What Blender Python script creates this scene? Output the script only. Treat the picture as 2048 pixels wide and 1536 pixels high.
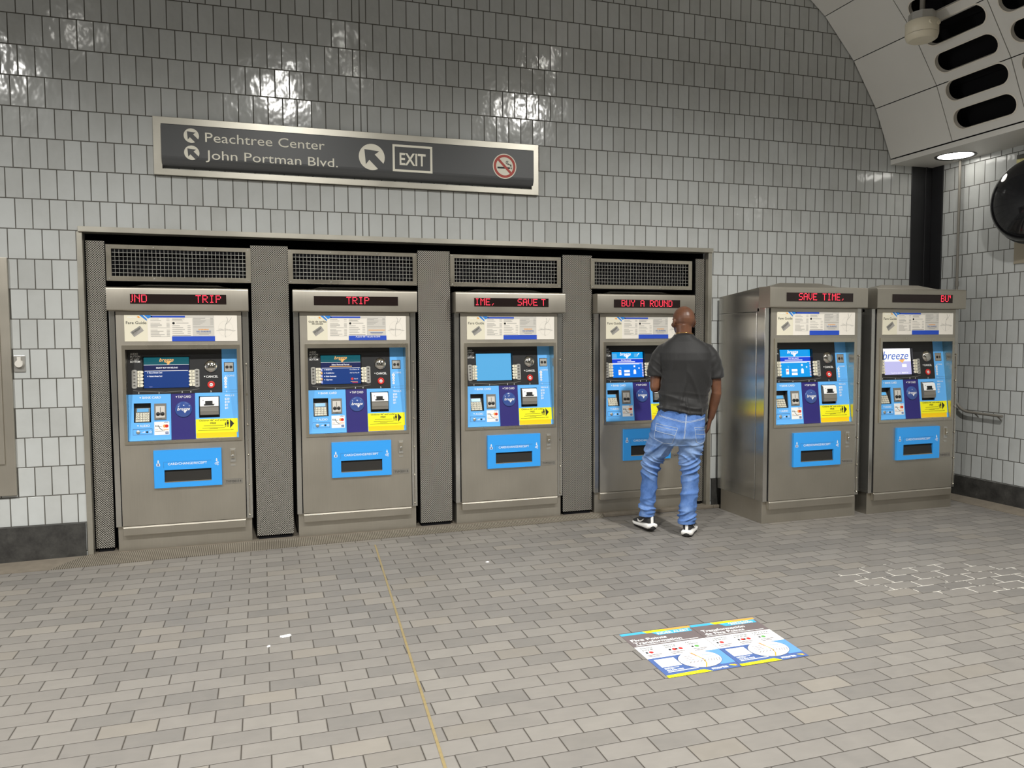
import bpy, bmesh, math, random
from math import sin, cos, pi, radians, sqrt, atan2
from mathutils import Vector, Matrix, noise
from mathutils.bvhtree import BVHTree
random.seed(7)
sc = bpy.context.scene
for o in list(bpy.data.objects): bpy.data.objects.remove(o)
COL = sc.collection

# ------------------------------------------------------------------ camera
FPX, YAW, PITCH, ROLL, CAMD, CAMH = 1547.34, .3126, .0584, -.0053, 6.2445, 1.585
cy, sy, cp, sp = cos(YAW), sin(YAW), cos(PITCH), sin(PITCH)
F = Vector((sy*cp, cy*cp, -sp)); R0 = Vector((cy, -sy, 0)); U0 = R0.cross(F)
RT = R0*cos(ROLL) + U0*sin(ROLL); UP = U0*cos(ROLL) - R0*sin(ROLL)
cd = bpy.data.cameras.new('camera'); cam = bpy.data.objects.new('camera', cd); COL.objects.link(cam)
cd.sensor_width = 36; cd.sensor_fit = 'HORIZONTAL'; cd.lens = FPX/2048*36; cd.clip_end = 60; cd.clip_start = .05
cam.matrix_world = Matrix(((RT.x, UP.x, -F.x, 0), (RT.y, UP.y, -F.y, -CAMD), (RT.z, UP.z, -F.z, CAMH), (0, 0, 0, 1)))
sc.camera = cam

# ------------------------------------------------------------------ light, world, exposure
sc.view_settings.view_transform = 'Standard'; sc.view_settings.look = 'None'
sc.view_settings.gamma = 1; sc.view_settings.use_curve_mapping = False
sc.view_settings.exposure = 0.0
W = bpy.data.worlds.new('world'); sc.world = W; W.use_nodes = True
W.node_tree.nodes['Background'].inputs[0].default_value = (.95, .97, 1.0, 1)
W.node_tree.nodes['Background'].inputs[1].default_value = .30
def spot(name, loc, tgt, power, size=110, blend=1.0, rad=.12, col=(1, .985, .94)):
    l = bpy.data.lights.new(name, 'SPOT'); l.energy = power; l.spot_size = radians(size); l.spot_blend = blend
    l.shadow_soft_size = rad; l.color = col
    o = bpy.data.objects.new(name, l); COL.objects.link(o); o.location = loc
    o.rotation_euler = (Vector(tgt)-Vector(loc)).to_track_quat('-Z', 'Y').to_euler()
    return o
# wide downlights high under the vault, one row in front of the tiled wall and one behind the camera
for x, e in ((-2.9, 1080), (.3, 900), (3.5, 1080)): spot('hall_lamp', (x, -4.2, 4.75), (x, -3.1, 0), e, 134, 1.0, .10)
for x, e in ((-4.2, 480), (-1.0, 480), (2.0, 400), (4.4, 300)): spot('hall_lamp', (x, -8.2, 4.7), (x, -8.0, 0), e, 150, 1.0, .12)
# small bare bulbs that the glazed tiles mirror
for p in ((-1.75, -3.0, 4.78), (.99, -3.0, 5.0), (1.10, -3.0, 4.62), (3.44, -3.0, 5.03), (2.92, -3.0, 4.46)):
    l = bpy.data.lights.new('bulb', 'POINT'); l.energy = 3.6; l.shadow_soft_size = .027; l.color = (1, .97, .9)
    o = bpy.data.objects.new('bulb', l); COL.objects.link(o); o.location = p
# added fill light at the open left end, put in to brighten the vault
l = bpy.data.lights.new('vault_fill_light', 'AREA'); l.shape = 'RECTANGLE'; l.size = 1.3; l.size_y = 2.6; l.energy = 215; l.color = (1, .98, .94)
o = bpy.data.objects.new('vault_fill_light', l); COL.objects.link(o); o.location = (-8.9, -.8, 1.9); o.rotation_euler = (Vector((6, -1.6, 4.2))-Vector(o.location)).to_track_quat('-Z', 'Y').to_euler()
# recessed downlights in the soffit along the right wall
SOFF = [-.49, -2.65, -4.81, -6.97]
for y in SOFF: spot('soffit_lamp', (6.27, y, 3.27), (6.25, y, 0), 2 if y > -1 else 22, 120, .8, .08, (1, .98, .94))

# ------------------------------------------------------------------ helpers
def lin(c): return c/12.92 if c <= .04045 else ((c+.055)/1.055)**2.4
def rgb(r, g, b): return (lin(r/255), lin(g/255), lin(b/255), 1)
def tag(o, label=None, cat=None, group=None, kind=None):
    if label: o['label'] = label
    if cat: o['category'] = cat
    if group: o['group'] = group
    if kind: o['kind'] = kind
    return o
def empty(name, loc=(0, 0, 0), rz=0):
    o = bpy.data.objects.new(name, None); COL.objects.link(o); o.location = loc; o.rotation_euler = (0, 0, rz)
    o.empty_display_size = .1
    return o
def link(name, me, parent=None, loc=None):
    o = bpy.data.objects.new(name, me); COL.objects.link(o)
    if parent: o.parent = parent
    if loc: o.location = loc
    return o
_txt = {}
def text_geo(s, bold=0, shear=0):
    k = (s, bold, shear)
    if k not in _txt:
        c = bpy.data.curves.new('lettering', 'FONT'); c.body = s; c.size = 1; c.resolution_u = 3
        c.offset = bold; c.shear = shear; c.fill_mode = 'FRONT'
        o = bpy.data.objects.new('lettering', c); COL.objects.link(o)
        dg = bpy.context.evaluated_depsgraph_get()
        me = bpy.data.meshes.new_from_object(o.evaluated_get(dg))
        vs = [(v.co.x, v.co.y) for v in me.vertices]; fs = [tuple(p.vertices) for p in me.polygons]
        bpy.data.objects.remove(o); bpy.data.curves.remove(c); bpy.data.meshes.remove(me)
        x0 = min(v[0] for v in vs); x1 = max(v[0] for v in vs); y0 = min(v[1] for v in vs); y1 = max(v[1] for v in vs)
        _txt[k] = (vs, fs, x0, x1, y0, y1)
    return _txt[k]
class MB:
    """collects geometry for ONE mesh; tf maps every point on the way in"""
    def __init__(s, tf=None): s.v = []; s.f = []; s.m = []; s.sm = []; s.tf = tf
    def add(s, vs, fs, m=0, smooth=False):
        n = len(s.v)
        s.v += [tuple(s.tf(*p)) if s.tf else tuple(p) for p in vs]
        for f in fs: s.f.append(tuple(i+n for i in f)); s.m.append(m); s.sm.append(smooth)
        return s
    def box(s, x0, x1, y0, y1, z0, z1, m=0):
        return s.add([(x0, y0, z0), (x1, y0, z0), (x1, y1, z0), (x0, y1, z0), (x0, y0, z1), (x1, y0, z1), (x1, y1, z1), (x0, y1, z1)],
                     [(0, 3, 2, 1), (4, 5, 6, 7), (0, 1, 5, 4), (1, 2, 6, 5), (2, 3, 7, 6), (3, 0, 4, 7)], m)
    def frame(s, o, i, y0, y1, m=0):
        """rectangular ring in xz: o, i = (x0,x1,z0,z1)"""
        P = lambda r, y: [(r[0], y, r[2]), (r[1], y, r[2]), (r[1], y, r[3]), (r[0], y, r[3])]
        vs = P(o, y0)+P(i, y0)+P(o, y1)+P(i, y1); fs = []
        for k in range(4):
            j = (k+1) % 4
            fs += [(k, j, 4+j, 4+k), (8+j, 8+k, 12+k, 12+j), (j, k, 8+k, 8+j), (4+k, 4+j, 12+j, 12+k)]
        return s.add(vs, fs, m)
    def prism(s, pts, y0, y1, m=0, smooth=False):
        """polygon in xz (ccw seen from -y) extruded from y0 (front) to y1"""
        n = len(pts)
        vs = [(p[0], y0, p[1]) for p in pts]+[(p[0], y1, p[1]) for p in pts]
        s.add(vs, [tuple(range(n)), tuple(range(2*n-1, n-1, -1))], m)
        return s.add(vs, [(i, i+n, (i+1) % n+n, (i+1) % n) for i in range(n)], m, smooth)
    def flat(s, pts, y, m=0): return s.add([(p[0], y, p[1]) for p in pts], [tuple(range(len(pts)))], m)
    def rect(s, x0, x1, z0, z1, y, m=0): return s.flat([(x0, z0), (x1, z0), (x1, z1), (x0, z1)], y, m)
    def disc(s, cx, cz, r, y, m=0, n=24): return s.flat([(cx+r*cos(2*pi*k/n), cz+r*sin(2*pi*k/n)) for k in range(n)], y, m)
    def ring(s, cx, cz, r0, r1, y, m=0, n=28):
        vs = [(cx+r*cos(2*pi*k/n), y, cz+r*sin(2*pi*k/n)) for r in (r0, r1) for k in range(n)]
        return s.add(vs, [(k, (k+1) % n, n+(k+1) % n, n+k)[::-1] for k in range(n)], m)
    def lathe(s, cx, cy, cz, prof, axis='y', m=0, n=24, smooth=True):
        """prof: list of (radius, distance along axis)"""
        vs = []
        for r, d in prof:
            for k in range(n):
                a = 2*pi*k/n; p = r*cos(a); q = r*sin(a)
                vs.append((cx+p, cy+d, cz+q) if axis == 'y' else (cx+p, cy+q, cz+d) if axis == 'z' else (cx+d, cy+p, cz+q))
        fs = [(i*n+k, i*n+(k+1) % n, (i+1)*n+(k+1) % n, (i+1)*n+k) for i in range(len(prof)-1) for k in range(n)]
        s.add(vs, fs, m, smooth)
        return s.add(vs[:n]+vs[-n:], [tuple(range(n))[::-1], tuple(range(n, 2*n))], m)
    def tube(s, pts, r, m=0, n=8, cap=True):
        pts = [Vector(p) for p in pts]; vs = []; N = len(pts); ref = None
        for i, p in enumerate(pts):
            d = (pts[min(i+1, N-1)]-pts[max(i-1, 0)]).normalized()
            if ref is None: ref = Vector((0, 0, 1)) if abs(d.z) < .9 else Vector((1, 0, 0))
            a = d.cross(ref).normalized(); b = a.cross(d); ref = b
            rr = r[i] if isinstance(r, (list, tuple)) else r
            for k in range(n): vs.append(tuple(p+a*rr*cos(2*pi*k/n)+b*rr*sin(2*pi*k/n)))
        fs = [(i*n+k, i*n+(k+1) % n, (i+1)*n+(k+1) % n, (i+1)*n+k) for i in range(N-1) for k in range(n)]
        s.add(vs, fs, m, True)
        if cap: s.add(vs[:n]+vs[-n:], [tuple(range(n))[::-1], tuple(range(n, 2*n))], m)
        return s
    def stroke(s, pts, w, y, m=0):
        """flat line of width w through xz points"""
        for a, b in zip(pts[:-1], pts[1:]):
            dx, dz = b[0]-a[0], b[1]-a[1]; L = sqrt(dx*dx+dz*dz) or 1e-6; nx, nz = -dz/L*w/2, dx/L*w/2
            s.flat([(a[0]-nx, a[1]-nz), (b[0]-nx, b[1]-nz), (b[0]+nx, b[1]+nz), (a[0]+nx, a[1]+nz)], y, m)
        return s
    def text(s, t, x0, x1, z, y, m=0, h=None, bold=0, shear=0, rot=0):
        """lettering whose ink spans x0..x1, baseline z; h sets the size of a full line box (else keeps proportions)"""
        vs, fs, a, b, c, d = text_geo(t, bold, shear)
        k = (x1-x0)/(b-a); kz = h/.73 if h else k
        cr, sr = cos(rot), sin(rot); P = []
        for p in vs:
            X, Z = (p[0]-a)*k, p[1]*kz
            P.append((x0+X*cr-Z*sr, y, z+X*sr+Z*cr))
        return s.add(P, fs, m)
    def mesh(s, name, mats):
        me = bpy.data.meshes.new(name); me.from_pydata(s.v, [], s.f); me.update()
        for mt in (mats if isinstance(mats, (list, tuple)) else [mats]): me.materials.append(mt)
        me.polygons.foreach_set('material_index', s.m); me.polygons.foreach_set('use_smooth', s.sm)
        return me
    def build(s, name, mats, parent=None, bevel=0, loc=None):
        o = link(name, s.mesh(name, mats), parent, loc)
        if bevel: add_bevel(o, bevel)
        return o
def add_bevel(o, w, seg=2):
    b = o.modifiers.new('bevel', 'BEVEL'); b.width = w; b.segments = seg; b.limit_method = 'ANGLE'; b.angle_limit = radians(40)
    b.harden_normals = False
    return o

# ------------------------------------------------------------------ materials
class NT:
    """tiny node-graph writer"""
    def __init__(s, name):
        s.mat = bpy.data.materials.new(name); s.mat.use_nodes = True; s.t = s.mat.node_tree
        s.b = s.t.nodes['Principled BSDF']
    def n(s, typ, **kw):
        nd = s.t.nodes.new(typ)
        for k, v in kw.items(): setattr(nd, k, v)
        return nd
    def set(s, sock, v):
        if hasattr(v, 'is_linked') or isinstance(v, bpy.types.NodeSocket): s.t.links.new(v, sock)
        else: sock.default_value = v
    def m(s, op, a, b=None, c=None, clamp=False):
        nd = s.n('ShaderNodeMath', operation=op); nd.use_clamp = clamp
        for i, v in enumerate((a, b, c)):
            if v is not None: s.set(nd.inputs[i], v)
        return nd.outputs[0]
    def mix(s, f, a, b):
        nd = s.n('ShaderNodeMix', data_type='RGBA'); s.set(nd.inputs[0], f); s.set(nd.inputs[6], a); s.set(nd.inputs[7], b)
        return nd.outputs[2]
    def ss(s, x, lo, hi):
        nd = s.n('ShaderNodeMapRange', interpolation_type='SMOOTHSTEP'); s.set(nd.inputs[0], x); nd.inputs[1].default_value = lo; nd.inputs[2].default_value = hi
        return nd.outputs[0]
    def pos(s):
        g = s.n('ShaderNodeNewGeometry'); x = s.n('ShaderNodeSeparateXYZ'); s.t.links.new(g.outputs['Position'], x.inputs[0])
        return g.outputs['Position'], x.outputs[0], x.outputs[1], x.outputs[2]
    def vec(s, x, y, z=0.):
        c = s.n('ShaderNodeCombineXYZ')
        for i, v in enumerate((x, y, z)): s.set(c.inputs[i], v)
        return c.outputs[0]
    def noise(s, vec, scale, detail=3, rough=.5):
        nd = s.n('ShaderNodeTexNoise'); s.set(nd.inputs['Vector'], vec); nd.inputs['Scale'].default_value = scale
        nd.inputs['Detail'].default_value = detail; nd.inputs['Roughness'].default_value = rough
        return nd.outputs[0]
    def white(s, vec):
        nd = s.n('ShaderNodeTexWhiteNoise', noise_dimensions='3D'); s.set(nd.inputs[0], vec)
        x = s.n('ShaderNodeSeparateXYZ'); s.t.links.new(nd.outputs[1], x.inputs[0])
        return nd.outputs[0], x.outputs[0], x.outputs[1], x.outputs[2]
    def ramp(s, f, *stops):
        nd = s.n('ShaderNodeValToRGB'); s.set(nd.inputs[0], f); e = nd.color_ramp.elements
        while len(e) < len(stops): e.new(.5)
        for k, (p, c) in enumerate(stops): e[k].position = p; e[k].color = c
        return nd.outputs[0]
    def bump(s, h, dist=1., strength=1.):
        nd = s.n('ShaderNodeBump'); s.set(nd.inputs['Height'], h); nd.inputs['Distance'].default_value = dist; nd.inputs['Strength'].default_value = strength
        s.t.links.new(nd.outputs[0], s.b.inputs['Normal'])
    def out(s, **kw):
        names = dict(col='Base Color', rough='Roughness', metal='Metallic', spec='Specular IOR Level', emit='Emission Color', power='Emission Strength',
                     aniso='Anisotropic', arot='Anisotropic Rotation', coat='Coat Weight', alpha='Alpha', sheen='Sheen Weight', trans='Transmission Weight', sss='Subsurface Weight')
        for k, v in kw.items(): s.set(s.b.inputs[names[k]], v)
        return s.mat
def plain(name, col, rough=.5, metal=0., spec=.5, emit=None, power=0., var=.0, scale=30, coat=0.):
    t = NT(name)
    if var:
        P, x, y, z = t.pos(); nz = t.noise(P, scale, 4)
        k = t.m('ADD', t.m('MULTIPLY', t.m('SUBTRACT', nz, .5), 2*var), 1.)
        mx = t.n('ShaderNodeMix', data_type='RGBA', blend_type='MULTIPLY'); mx.inputs[0].default_value = 1; mx.inputs[6].default_value = col
        t.t.links.new(k, mx.inputs[7]); t.out(col=mx.outputs[2])
    else: t.out(col=col)
    t.out(rough=rough, metal=metal, spec=spec, coat=coat)
    if emit: t.out(emit=emit, power=power)
    return t.mat
def steel(name, col, rough=.36, scale=(260, 260, 6), aniso=.0, amp=.10, metal=1.0):
    """brushed stainless steel: fine streaks plus soft smudges"""
    t = NT(name); P, x, y, z = t.pos()
    st = t.noise(t.vec(t.m('MULTIPLY', x, scale[0]), t.m('MULTIPLY', y, scale[1]), t.m('MULTIPLY', z, scale[2])), 1, 2)
    sm = t.noise(P, 3.5, 4)
    k = t.m('ADD', t.m('ADD', t.m('MULTIPLY', t.m('SUBTRACT', st, .5), amp), t.m('MULTIPLY', t.m('SUBTRACT', sm, .5), .18)), 1.)
    mx = t.n('ShaderNodeMix', data_type='RGBA', blend_type='MULTIPLY'); mx.inputs[0].default_value = 1; mx.inputs[6].default_value = col
    t.t.links.new(k, mx.inputs[7])
    r = t.m('ADD', t.m('MULTIPLY', t.m('SUBTRACT', sm, .5), .15), rough)
    t.out(col=mx.outputs[2], metal=metal, rough=r, aniso=aniso)
    if aniso:
        tg = t.n('ShaderNodeTangent', direction_type='RADIAL', axis='Z'); t.t.links.new(tg.outputs[0], t.b.inputs['Tangent'])
    t.bump(t.m('MULTIPLY', st, .00006), 1., .5)
    return t.mat
def tile_wall(name, axis, T, tw, z0, x0, seam=None):
    """glazed stack of upright tiles in running bond, each a little out of plane, with grout joints"""
    t = NT(name); P, x, y, z = t.pos(); a = x if axis == 'x' else y
    zz = t.m('DIVIDE', t.m('SUBTRACT', z, z0), T); r = t.m('FLOOR', zz); fz = t.m('SUBTRACT', zz, r)
    par = t.m('MULTIPLY', t.m('ABSOLUTE', t.m('MODULO', r, 2.)), .5)
    uu = t.m('ADD', t.m('DIVIDE', t.m('SUBTRACT', a, x0), tw), par); c = t.m('FLOOR', uu); fu = t.m('SUBTRACT', uu, c)
    dx = t.m('MULTIPLY', t.m('MINIMUM', fu, t.m('SUBTRACT', 1., fu)), tw)
    dz = t.m('MULTIPLY', t.m('MINIMUM', fz, t.m('SUBTRACT', 1., fz)), T)
    d = t.m('MINIMUM', dx, dz)
    if seam: d = t.m('MINIMUM', d, t.m('ABSOLUTE', t.m('SUBTRACT', a, seam)))
    tile = t.ss(d, .0028, .0043)
    w, rx, ry, rz = t.white(t.vec(r, c, 3.3))
    grime = t.noise(P, 1.6, 5, .6); fine = t.noise(P, 14, 3)
    v = t.m('ADD', t.m('MULTIPLY', rx, .10), t.m('ADD', t.m('MULTIPLY', grime, .30), t.m('MULTIPLY', fine, .06)))
    colr = t.ramp(v, (.10, rgb(166, 167, 164)), (.22, rgb(182, 184, 182)), (.36, rgb(192, 195, 194)))
    wob = t.noise(t.vec(t.m('MULTIPLY', a, 11.), t.m('MULTIPLY', z, 8.), t.m('MULTIPLY', w, 20.)), 1, 2)
    rip = t.noise(P, 260, 2)
    h = t.m('ADD', t.m('MULTIPLY', t.m('SUBTRACT', rx, .5), t.m('MULTIPLY', fu, tw*.030)), t.m('MULTIPLY', t.m('SUBTRACT', ry, .5), t.m('MULTIPLY', fz, T*.024)))
    h = t.m('ADD', h, t.m('MULTIPLY', wob, .0034)); h = t.m('ADD', h, t.m('MULTIPLY', rip, .00002))
    h = t.m('ADD', h, t.m('MULTIPLY', t.ss(d, .0024, .0052), .0012))
    t.bump(h)
    rg = t.m('ADD', t.m('MULTIPLY', grime, .16), .05)
    return t.out(col=t.mix(tile, rgb(84, 82, 76), colr), rough=t.m('ADD', t.m('MULTIPLY', tile, t.m('SUBTRACT', rg, .8)), .8), spec=.5)
def pavers():
    a, b = .1121, .2216; ya = -.1976
    t = NT('floor_pavers'); P, x, y, z = t.pos()
    vv = t.m('DIVIDE', t.m('SUBTRACT', y, ya), a); r = t.m('FLOOR', vv); fv = t.m('SUBTRACT', vv, r)
    par = t.m('MULTIPLY', t.m('ABSOLUTE', t.m('MODULO', r, 2.)), .5)
    xs = t.m('ADD', x, t.m('MULTIPLY', t.m('GREATER_THAN', x, .70), .019))   # the metal strip shifts the bond
    uu = t.m('ADD', t.m('DIVIDE', t.m('SUBTRACT', xs, XPH), b), par); c = t.m('FLOOR', uu); fu = t.m('SUBTRACT', uu, c)
    dx = t.m('MULTIPLY', t.m('MINIMUM', fu, t.m('SUBTRACT', 1., fu)), b); dy = t.m('MULTIPLY', t.m('MINIMUM', fv, t.m('SUBTRACT', 1., fv)), a)
    d = t.m('MINIMUM', t.m('MULTIPLY', dx, .78), dy)
    w, rx, ry, rz = t.white(t.vec(r, c, 9.1))
    n1 = t.noise(P, .9, 4); n2 = t.noise(P, 9, 5, .6); n3 = t.noise(t.vec(t.m('MULTIPLY', x, 14.), t.m('MULTIPLY', t.m('ADD', y, t.m('MULTIPLY', rx, 9.)), 40.), w), 1, 3)
    v = t.m('ADD', t.m('ADD', t.m('MULTIPLY', rx, .34), t.m('MULTIPLY', n1, .25)), t.m('ADD', t.m('MULTIPLY', n2, .30), t.m('MULTIPLY', n3, .16)))
    colr = t.ramp(v, (.28, rgb(109, 106, 102)), (.52, rgb(120, 116, 111)), (.78, rgb(130, 126, 120)))
    colr = t.mix(t.m('MULTIPLY', t.ss(ry, .86, .97), .22), colr, rgb(146, 137, 122))
    # patch of white mortar smeared into some joints
    px = t.m('DIVIDE', t.m('SUBTRACT', x, 4.30), .85); py = t.m('DIVIDE', t.m('SUBTRACT', t.m('ADD', y, t.m('MULTIPLY', t.m('SUBTRACT', x, 4.3), .22)), -2.36), .40)
    rad = t.m('ADD', t.m('MULTIPLY', px, px), t.m('MULTIPLY', py, py))
    rim = t.m('SUBTRACT', 1., t.ss(rad, .55, 1.25))
    pick = t.ss(t.m('MULTIPLY', t.noise(P, 8.0, 3, .65), rim), .465, .49)
    brick = t.ss(t.m('SUBTRACT', d, t.m('MULTIPLY', pick, .0008)), .0009, .0028)
    joint = t.mix(pick, rgb(62, 57, 51), rgb(226, 222, 212))
    t.bump(t.m('ADD', t.m('MULTIPLY', t.ss(d, .0005, .005), .0022), t.m('ADD', t.m('MULTIPLY', n2, .0012), t.m('MULTIPLY', t.m('SUBTRACT', rx, .5), t.m('MULTIPLY', fu, .0014)))))
    return t.out(col=t.mix(brick, joint, colr), rough=t.m('ADD', t.m('MULTIPLY', n2, .25), .42), spec=.4)
XPH = .0009
def perforated():
    t = NT('perforated_steel'); P, x, y, z = t.pos(); p = .0165
    def holes(ox, oz):
        fx = t.m('FRACT', t.m('ADD', t.m('DIVIDE', x, p), 100+ox)); fz = t.m('FRACT', t.m('ADD', t.m('DIVIDE', z, p), 100+oz))
        ax = t.m('SUBTRACT', fx, .5); az = t.m('MULTIPLY', t.m('SUBTRACT', fz, .5), 1.0)
        return t.m('SQRT', t.m('ADD', t.m('MULTIPLY', ax, ax), t.m('MULTIPLY', az, az)))
    d = t.m('MINIMUM', holes(0, 0), holes(.5, .5))
    met = t.ss(d, .23, .29)
    t.bump(t.m('MULTIPLY', t.ss(d, .2, .36), .0012))
    return t.out(col=t.mix(met, (.006, .006, .006, 1), rgb(176, 172, 163)), metal=t.m('MULTIPLY', met, .85), rough=.42, spec=t.m('MULTIPLY', met, .5))
def jeans_mat():
    t = NT('washed_denim'); P, x, y, z = t.pos()
    n1 = t.noise(P, 7, 4, .6); n2 = t.noise(t.vec(t.m('MULTIPLY', x, 500.), t.m('MULTIPLY', y, 500.), t.m('MULTIPLY', z, 160.)), 1, 2)
    th = t.m('MULTIPLY', t.ss(z, .50, .66), t.m('SUBTRACT', 1., t.ss(z, .74, .86)))
    v = t.m('ADD', t.m('MULTIPLY', n1, .8), t.m('ADD', t.m('MULTIPLY', n2, .22), t.m('MULTIPLY', th, .22)))
    t.bump(t.m('MULTIPLY', n2, .0006))
    return t.out(col=t.ramp(v, (.30, rgb(52, 82, 136)), (.52, rgb(88, 122, 180)), (.85, rgb(146, 172, 210))), rough=.85, spec=.2)
def shirt_mat():
    t = NT('black_cotton'); P, x, y, z = t.pos(); n2 = t.noise(P, 900, 2)
    t.bump(t.m('MULTIPLY', n2, .0004))
    return t.out(col=t.mix(t.noise(P, 6, 3), rgb(25, 25, 25), rgb(34, 33, 33)), rough=.62, spec=.35, sheen=.15)
def skin_mat():
    t = NT('brown_skin'); P, x, y, z = t.pos()
    c = t.ramp(t.noise(P, 11, 4), (.3, rgb(84, 54, 38)), (.7, rgb(112, 74, 53)))
    t.bump(t.m('MULTIPLY', t.noise(P, 320, 3), .0004))
    return t.out(col=c, rough=.42, spec=.45, sss=.06)
def ribbed():
    t = NT('ribbed_ramp_metal'); P, x, y, z = t.pos()
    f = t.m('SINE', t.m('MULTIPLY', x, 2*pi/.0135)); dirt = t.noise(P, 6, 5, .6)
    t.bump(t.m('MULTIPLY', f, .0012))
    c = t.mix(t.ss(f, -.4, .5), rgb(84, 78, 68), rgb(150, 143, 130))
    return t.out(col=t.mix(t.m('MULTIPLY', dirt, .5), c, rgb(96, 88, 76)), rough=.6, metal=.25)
def stone_black():
    t = NT('black_stone_base'); P, x, y, z = t.pos(); n = t.noise(P, 8, 6, .65); s = t.noise(P, 60, 3)
    c = t.ramp(t.m('ADD', t.m('MULTIPLY', n, .8), t.m('MULTIPLY', s, .2)), (.35, rgb(40, 39, 38)), (.62, rgb(66, 65, 62)), (.80, rgb(112, 110, 106)))
    return t.out(col=c, rough=.45)

M = dict(
    wall=tile_wall('glazed_wall_tile', 'x', .21, .1062, 2.3706-.21*40, -1.6626+.1062*.5, .784),
    rwall=tile_wall('glazed_side_wall_tile', 'y', .215, .1112, .011-.215*8, -.382),
    floor=pavers(), perf=perforated(), denim=jeans_mat(), shirt=shirt_mat(), skin=skin_mat(), ribbed=ribbed(), base=stone_black(),
    steel=steel('machine_steel', rgb(186, 180, 168), .42, metal=.92),
    steel_side=steel('brushed_cabinet_side_steel', rgb(196, 194, 188), .22, (40, 40, 4), .6, .05, .92),
    bright=steel('bright_trim_steel', rgb(205, 198, 182), .28),
    frame=steel('surround_steel', rgb(190, 186, 174), .36, (6, 260, 260), metal=.85),
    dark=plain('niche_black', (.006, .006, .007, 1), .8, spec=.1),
    blackplast=plain('black_panel', (.016, .016, .017, 1), .35),
    blue=plain('light_blue_panel', rgb(98, 178, 246), .45), blue2=plain('tray_blue', rgb(52, 158, 240), .4),
    navy=plain('navy_panel', rgb(42, 36, 112), .4), white=plain('white_print', rgb(240, 240, 238), .5),
    cream=plain('cream_label', rgb(228, 222, 200), .5), ink=plain('black_print', rgb(22, 22, 22), .5),
    grey=plain('grey_print', rgb(140, 138, 132), .6), lgrey=plain('pale_grey_print', rgb(206, 202, 194), .6),
    paper=plain('white_paper', rgb(236, 230, 219), .55), orange=plain('orange_print', rgb(236, 160, 70), .5),
    bluep=plain('blue_print', rgb(34, 76, 190), .5), sky=plain('sky_blue_print', rgb(40, 128, 214), .5),
    yellow=plain('lemon_yellow', rgb(246, 240, 20), .45), amber=plain('amber_yellow', rgb(250, 204, 8), .45),
    red=plain('red_plastic', rgb(206, 44, 36), .35), gmetal=plain('satin_grey_metal', rgb(186, 184, 178), .35, .7),
    chrome=plain('polished_metal', rgb(214, 210, 202), .12, 1.0), darkgrey=plain('dark_grey_plastic', rgb(66, 64, 60), .5),
    midgrey=plain('mid_grey_plastic', rgb(120, 116, 108), .5), ledback=plain('led_window', rgb(30, 18, 16), .25),
    led=plain('red_led', rgb(255, 40, 60), .5, emit=(1, .03, .06, 1), power=3.6),
    signface=plain('sign_charcoal', rgb(76, 77, 78), .38), signink=plain('sign_ivory', rgb(232, 228, 212), .5),
    signred=plain('sign_red', rgb(178, 66, 54), .5),
    vault=plain('vault_panel_paint', rgb(208, 206, 200), .45, var=.03, scale=4), vaultedge=plain('slot_rim', rgb(214, 208, 196), .4),
    column=plain('black_steel_column', rgb(26, 26, 28), .4, var=.3, scale=7),
    conc=plain('worn_concrete', rgb(112, 104, 92), .85, var=.25, scale=18), hall=plain('hall_wall', rgb(150, 147, 140), .8),
    ceil=plain('hall_ceiling', rgb(90, 88, 84), .9), creamplast=plain('cream_plastic', rgb(214, 206, 184), .4),
    dome=plain('black_acrylic', (.010, .010, .012, 1), .06), beige=plain('beige_plate', rgb(148, 140, 122), .5),
    lamp=plain('lamp_glass', (1, 1, 1, 1), .4, emit=(1, .97, .9, 1), power=9),
    outsole=plain('black_rubber', rgb(24, 22, 22), .7), knit=plain('black_knit', rgb(44, 44, 45), .8, var=.3, scale=260), foam=plain('white_foam', rgb(236, 234, 230), .6, var=.03, scale=30),
    stitch=plain('pale_stitching', rgb(190, 198, 204), .8), gold=plain('gold', rgb(214, 176, 104), .25, 1.0),
    brass=plain('brass_strip', rgb(168, 150, 108), .45, .5, var=.2, scale=40), decalblue=plain('decal_blue', rgb(96, 148, 228), .5), decalnavy=plain('decal_navy', rgb(74, 98, 152), .5),  # decal blue and navy are lightened: floor glare is mixed into their colour
    decalgrey=plain('decal_grey', rgb(108, 98, 98), .5), decalcyan=plain('decal_cyan', rgb(70, 170, 220), .5), teal=plain('teal_print', rgb(40, 130, 120), .5),
    green=plain('green_print', rgb(96, 160, 80), .5))
def glow(name, c, p): return plain(name, (0, 0, 0, 1), .25, emit=c, power=p)
S = dict(teal=glow('screen_teal', rgb(22, 104, 116), .75), nav=glow('screen_navy', rgb(30, 40, 92), .8), royal=glow('screen_royal', rgb(32, 72, 148), .75),
         pale=glow('screen_pale_blue', rgb(96, 182, 236), .95), bright=glow('screen_bright_blue', rgb(0, 122, 238), 1.0), cyan=glow('screen_cyan', rgb(0, 158, 238), 1.0),
         deep=glow('screen_deep_blue', rgb(16, 64, 214), 1.0), white=glow('screen_white', rgb(250, 250, 255), 1.1), lav=glow('screen_lavender', rgb(196, 194, 240), 1.0),
         orange=glow('screen_orange', rgb(250, 190, 110), 1.0), brblue=glow('screen_logo_blue', rgb(40, 96, 200), .9), red=glow('screen_red', rgb(230, 70, 60), 1.0))

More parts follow.
